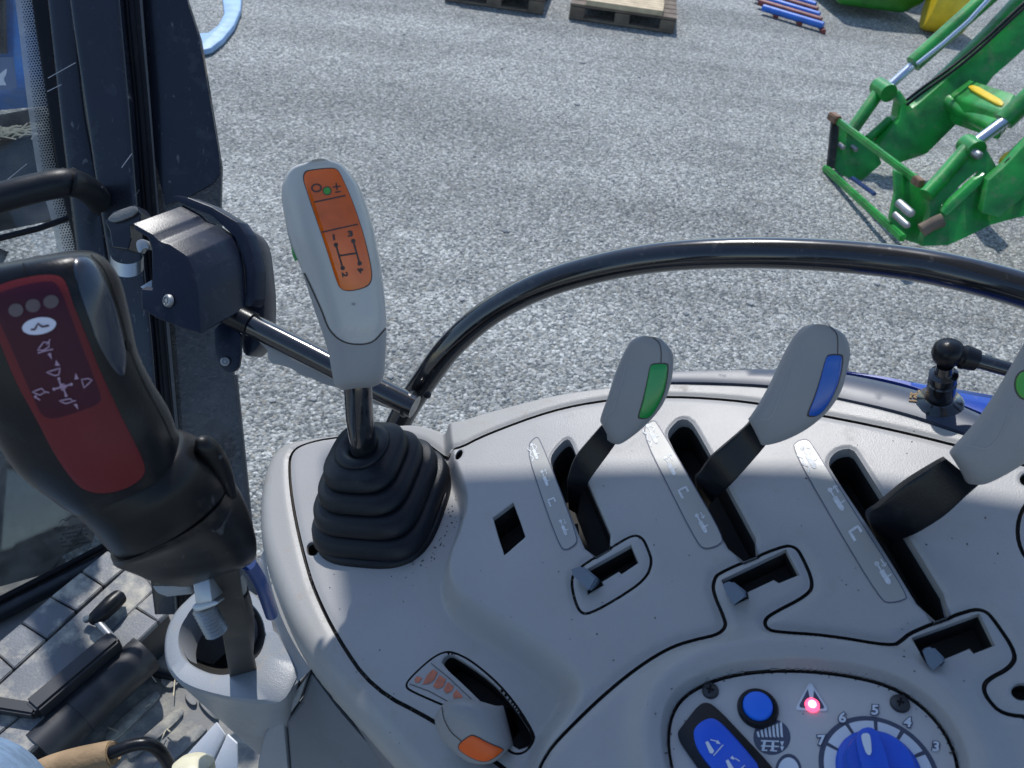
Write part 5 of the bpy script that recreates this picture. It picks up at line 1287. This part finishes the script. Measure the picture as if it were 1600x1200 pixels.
# ---- blue and red bars
e = empty('bar_stack', G(1240, 40), 'low heap of blue and red steel bars behind the pallets', 'steel bars')
for i in range(5):
    a = G(1192-6*i, 12-9*i, .06); b = G(1286-3*i, 40-8*i, .06)
    tube('blue_bar' if i % 2 == 0 else 'red_bar', [a, b], .035, 'brightblue' if i % 2 == 0 else 'redpaint', e, 12)
for k in range(3):
    tube('red_bar', [G(1200+35*k, -2+10*k, .02), G(1213+37*k, 26+12*k, .02)], .025, 'redpaint', e, 10)

# ---- green and yellow machine at the top edge
mc = empty('parked_machine', G(1430, 40), 'green and yellow farm machine cut off by the top edge', 'farm machine')
c0 = G(1368, 32, .0)
bd_ = [(c0+Vector((x, y, z))) for x, y, z in [(-.45, .0, .10), (.3, .05, .08), (.5, .1, .2), (.5, .1, .6), (-.2, .1, .7), (-.5, 0, .5)]]
prism('hood', bd_, Vector((-.2, 1.2, 0)), 'loader2', mc, .06, 3)
for cx_, r_ in ((G(1290, -6), .33), (G(1425, 10), .4)):
    cw = cx_+Vector((0, .35, r_)); axw = Vector((.25, -1, 0)).normalized()
    lathe('tyre', cw, axw, [(r_*.55, -.12), (r_*.9, -.14), (r_, -.08), (r_, .08), (r_*.9, .14), (r_*.55, .12)], 'tyre', mc, 36)
    lathe('wheel_rim', cw, axw, [(r_*.58, -.1), (r_*.58, .08), (r_*.5, .06), (r_*.3, .1), (0, .11)], 'yellow', mc, 28)
lathe('yellow_drum', G(1486, 4, .3), (1, -.2, 0), [(0, -.2), (.28, -.2), (.30, -.17), (.30, .17), (.28, .2), (0, .2)], 'yellow', mc, 28)

# ---- pale blue slab at upper left, painted stand-in for a reflection smear
hs = [G(x, y, .06) for x, y in [(300, 52), (325, 50), (341, 38), (350, 20), (346, -14), (378, -14), (376, 14), (366, 38), (348, 60), (330, 74), (304, 80)]]
prism('blue_reflection', hs, (0, 0, -.05), 'paleblue', None, .015)
tag(COL.objects[-1], None) if False else None
for o in COL.objects:
    if o.name == 'blue_reflection': tag(o, 'flat pale blue slab painting a reflection smear beside the open pane', 'hose')

# ---- loader
ld = empty('front_loader', P(1450, 380, 4.3), 'green front loader boom with an empty attachment frame on the gravel', 'front loader')
zl = lambda p: (1260+p[0]/3, p[1]/3)
def LP(x, y, d): return P(*zl((x, y)), d*1.07)
Wv = (LP(520, 860, 4.30)-LP(130, 545, 5.10)); Wn = Wv.normalized()
def lplate(name, pts, d, th=.03, m='loader', bev=.006, slope=-.00025):
    """plate whose faces stand across the boom width; depth eases towards the viewer as the boom climbs to the right"""
    return prism(name, [LP(x, y, d+slope*(x-400)) for x, y in pts], Wn*th, m, ld, bev)
dF, dN = 5.08, 4.32
# far arm
V = []
lplate('boom_arm', [(300, 655), (395, 535), (405, 470), (380, 430), (350, 405), (400, 400), (455, 480), (500, 445), (640, 320), (830, 130), (960, -10), (1120, -160), (1180, -60), (1020, 160), (900, 270), (830, 330), (760, 420), (690, 520), (600, 610), (520, 690), (400, 730)], dF, .12, bev=.004)
lplate('far_bracket', [(120, 560), (200, 610), (310, 650), (345, 760), (250, 840), (200, 850), (140, 800), (105, 770)], dF-.02, .03)
tube('tilt_link', [LP(215, 610, dF-.02), LP(345, 425, dF-.02)], .045, 'loader', ld, 16)
tube('tilt_link', [LP(290, 650, dF-.01), LP(390, 560, dF-.03)], .03, 'loader', ld, 14)
tube('cylinder', [LP(500, 300, dF-.02), LP(830, 5, dF-.15), LP(1000, -150, dF-.2)], .062, 'loader', ld, 20)
tube('cylinder_rod', [LP(395, 400, dF), LP(505, 300, dF-.02)], .032, 'chrome', ld, 16)
tube('hydraulic_pipe', [LP(520, 300, dF-.1), LP(640, 205, dF-.14), LP(760, 100, dF-.2), LP(870, -20, dF-.24)], .016, 'chrome', ld, 10)
lathe('pivot_boss', LP(360, 420, dF-.05), Wn, [(0, -.08), (.06, -.08), (.06, .08), (0, .08)], 'loader', ld, 20)
# cross tubes of the attachment frame
beam('top_bar', LP(125, 550, 5.1), LP(540, 862, 4.27), .038, .042, 'loader', ld, bev=.008)
beam('worn_edge', LP(112, 540, 5.1), LP(150, 566, 5.03), .056, .054, 'rust', ld, bev=.008)
beam('bottom_bar', LP(85, 785, 5.12), LP(455, 1120, 4.30), .038, .045, 'loader', ld, bev=.008)
lplate('side_plate', [(112, 560), (150, 560), (140, 660), (125, 780), (90, 790)], 5.1, .03, 'steeldark', slope=0)
lplate('side_plate', [(400, 790), (545, 850), (560, 1000), (530, 1140), (440, 1110), (380, 1020), (405, 900)], 4.42, .035, slope=0)
tube('locking_pin', [LP(215, 835, 4.95), LP(320, 910, 4.7)], .014, 'hoseblue', ld, 10)
# torque tube and lower tube
pT = [LP(640, 425, 4.98), LP(740, 365, 4.92), LP(985, 440, 4.45), LP(925, 520, 4.42), LP(915, 555, 4.42), LP(660, 455, 4.98)]
ttube = prism('torque_tube', [LP(640, 440, 5.0), LP(745, 362, 4.95), LP(985, 438, 4.5), LP(930, 530, 4.42)], UP*-.16+FW*.06, 'loader', ld, .02, 3)
pad('yellow_stripe', chaikin([zl(p) for p in [(752, 412), (790, 400), (860, 440), (930, 480), (915, 506), (830, 460)]], 1), bvh_of(ttube), .012, 'yellow', ld, 5, .004, .02)
tube('lower_tube', [LP(650, 470, 5.0), LP(770, 540, 4.8), LP(895, 600, 4.5)], .055, 'loader', ld, 18)
# near arm
lplate('near_bracket', [(520, 1135), (560, 980), (545, 860), (565, 880), (700, 760), (740, 700), (690, 720), (740, 665), (800, 665), (830, 700), (870, 770), (900, 780), (960, 700), (1040, 620), (1180, 560), (1260, 600), (1200, 860), (1030, 985), (840, 1035), (720, 1095), (642, 1129), (641, 986), (700, 905), (795, 815), (778, 785), (700, 850), (610, 946), (640, 985.5), (640, 1130)], dN, .05, bev=0)
lplate('arm_rail', [(620, 985), (640, 1000), (800, 850), (820, 800), (770, 830), (640, 950)], dN-.06, .04)
lplate('near_arm', [(800, 980), (830, 830), (910, 760), (1010, 650), (1200, 480), (1280, 600), (1150, 780), (1000, 900), (880, 1000)], dN-.07, .05, bev=.003)
tube('tilt_link', [LP(560, 915, dN-.1), LP(640, 830, dN-.1), LP(760, 690, dN-.1)], .045, 'loader', ld, 16)
tube('cylinder', [LP(925, 570, dN-.1), LP(1060, 440, dN-.16), LP(1200, 300, dN-.2)], .06, 'loader', ld, 18)
tube('cylinder_rod', [LP(795, 668, dN-.1), LP(930, 568, dN-.12)], .034, 'chrome', ld, 16)
lathe('pivot_boss', LP(770, 690, dN-.1), Wn, [(0, -.06), (.055, -.06), (.06, -.04), (.06, .06), (0, .06)], 'loader', ld, 20)
for q, r_, m in (((483, 995), .025, 'steel'), ((465, 1050), .02, 'steel'), ((845, 975), .022, 'steel'), ((800, 725), .025, 'steel'), ((1000, 785), .05, 'yellow')):
    lathe('pin', LP(*q, dN-.16), -Wn*-1, [(0, .03), (r_*.7, .028), (r_, .015), (r_, -.12), (0, -.12)], m, ld, 16)
tube('worn_pivot', [LP(540, 1080, dN-.1), LP(590, 1050, dN-.12), LP(640, 1030, dN-.14)], .04, 'timberdark', ld, 14)
for k, off in enumerate((0, 22)):
    c_ = catmull([(470, 470+off, dF-.14), (560, 400+off, dF-.18), (700, 300+off, dF-.22), (820, 200+off, dF-.26), (960, 70+off, dF-.3), (1100, -60+off, dF-.34)], 6)
    tube('hydraulic_hose', [LP(*q) for q in c_], .011, 'black', ld, 10)
c_ = catmull([(905, 800, dN-.2), (960, 740, dN-.22), (1020, 700, dN-.2), (1100, 610, dN-.22)], 6)
tube('hydraulic_hose', [LP(*q) for q in c_], .012, 'black', ld, 10)
for q, dd in (((430, 520), dF-.02), ((520, 620), dF-.05), ((640, 500), dF-.08), ((590, 905), dN-.03), ((700, 1040), dN-.03), ((880, 930), dN-.1), ((1010, 860), dN-.1), ((230, 700), dF-.03), ((170, 690), dF-.03)):
    lathe('bolt_head', LP(*q, dd), Wn, [(0, .016), (.014, .015), (.018, .008), (.018, -.05), (0, -.05)], 'steel', ld, 6)
beam('worn_edge', LP(505, 838, 4.3), LP(541, 864, 4.25), .043, .046, 'rust', ld, bev=.004)
# boom carries on past the right edge to the machine it belongs to
beam('boom_root', LP(1150, 560, 4.35), LP(2300, -100, 3.9), .2, .24, 'loader', ld, bev=.02)
beam('boom_root', LP(1080, -90, 4.9), LP(2300, -900, 4.5), .2, .24, 'loader', ld, bev=.02)
for cq in ((1700, 500),):
    cw = G(*cq)+Vector((.3, .3, .62)); 
    w_ = tag(lathe('tractor_wheel', cw, Wn, [(0, -.12), (.3, -.12), (.34, -.2), (.55, -.22), (.62, -.16), (.62, .16), (.55, .22), (.34, .2), (.3, .12), (0, .12)], 'tyre', None, 48), 'black tractor tyre beyond the right edge behind the loader', 'wheel')

# ---- things seen through the dirty cab glass
bn = empty('blue_bonnet', G(-40, 300, .9), 'blue tractor bonnet behind the dirty window glass', 'bonnet')
eloft('bonnet_panel', [(-260, -220, 62, -220, 2.1, .4), (-240, -60, 78, -60, 2.1, .4), (-230, 60, 84, 60, 2.1, .4), (-220, 150, 90, 130, 2.1, .4), (-200, 190, 80, 165, 2.12, .3)], 'cyanpaint', bn, e=5, n=40)
eloft('bonnet_vent', [(-120, -160, 6, -160, 1.98, .1), (-120, 0, 8, 0, 1.98, .1), (-110, 80, 10, 84, 1.98, .1)], 'black', bn, e=6, n=24)
bk = empty('black_step_box', P(0, 290, 1.6), 'black box with dry straw on its ledge outside the window', 'box')
prism('box_shell', [P(x, y, 1.62) for x, y in [(-200, 205), (0, 176), (58, 165), (63, 200), (73, 268), (0, 290), (-200, 330)]], FW*.3, 'black', bk, .01)
prism('ledge', [P(x, y, 1.60) for x, y in [(-200, 225), (0, 200), (62, 193), (64, 205), (0, 216), (-200, 242)]], FW*.02, 'sealgrey', bk, .003)
random.seed(9); V = []; F = []
for i in range(60):
    x = random.uniform(-60, 64); y = 204-.1*x+random.gauss(0, 3.5)+ (8 if random.random() < .3 else 0); a = random.gauss(-.25, .35); l = random.uniform(6, 24)
    beam_data(P(x-l*math.cos(a), y-l*math.sin(a), 1.59), P(x+l*math.cos(a), y+l*math.sin(a), 1.588), .0022, .0015, FW, V, F)
tag(mesh('straw', V, F, 'straw', None, False), 'dry straw stalks caught on the ledge of the black box', 'straw', None, 'stuff')
ty = empty('lugged_wheel', P(-120, 640, 2.1), 'black lugged front tyre seen through the lower dirty glass', 'wheel')
cw = P(-150, 690, 2.15); axw = (RT*.9-FW*.35).normalized()
lathe('tyre', cw, axw, [(.2, -.16), (.34, -.19), (.52, -.17), (.545, -.1), (.545, .1), (.52, .17), (.34, .19), (.2, .16)], 'tyre', ty, 56)
u_ = axw.orthogonal().normalized(); v_ = axw.cross(u_); V = []; F = []
for i in range(26):
    for sgn in (-1, 1):
        a = 2*math.pi*(i+(.5 if sgn > 0 else 0))/26; a2 = a+.16
        beam_data(cw+axw*(sgn*.01)+(u_*math.cos(a)+v_*math.sin(a))*.56, cw+axw*(sgn*.17)+(u_*math.cos(a2)+v_*math.sin(a2))*.55, .05, .05, (u_*math.cos(a)+v_*math.sin(a)), V, F)
mesh('tread_lugs', V, F, 'tyre', ty, False)
lathe('wheel_rim', cw, axw, [(0, .05), (.1, .06), (.19, .1), (.21, .15), (.21, -.15), (0, -.1)], 'cyanpaint', ty, 40)

# ---- loose cobweb threads on the pillar and latch
V = []; F = []
for a, b, d in (((75, 122), (118, 98), 1.03), ((74, 143), (96, 132), 1.03), ((190, 262), (206, 240), 1.02), ((152, 298), (160, 292), 1.0), ((10, 282), (42, 256), 1.05)):
    beam_data(P(*a, d), P(*b, d), .0007, .0007, FW, V, F)
tag(mesh('cobweb', V, F, 'thread', None, False), 'fine cobweb threads stretched over the cab pillar', 'cobweb', None, 'stuff')
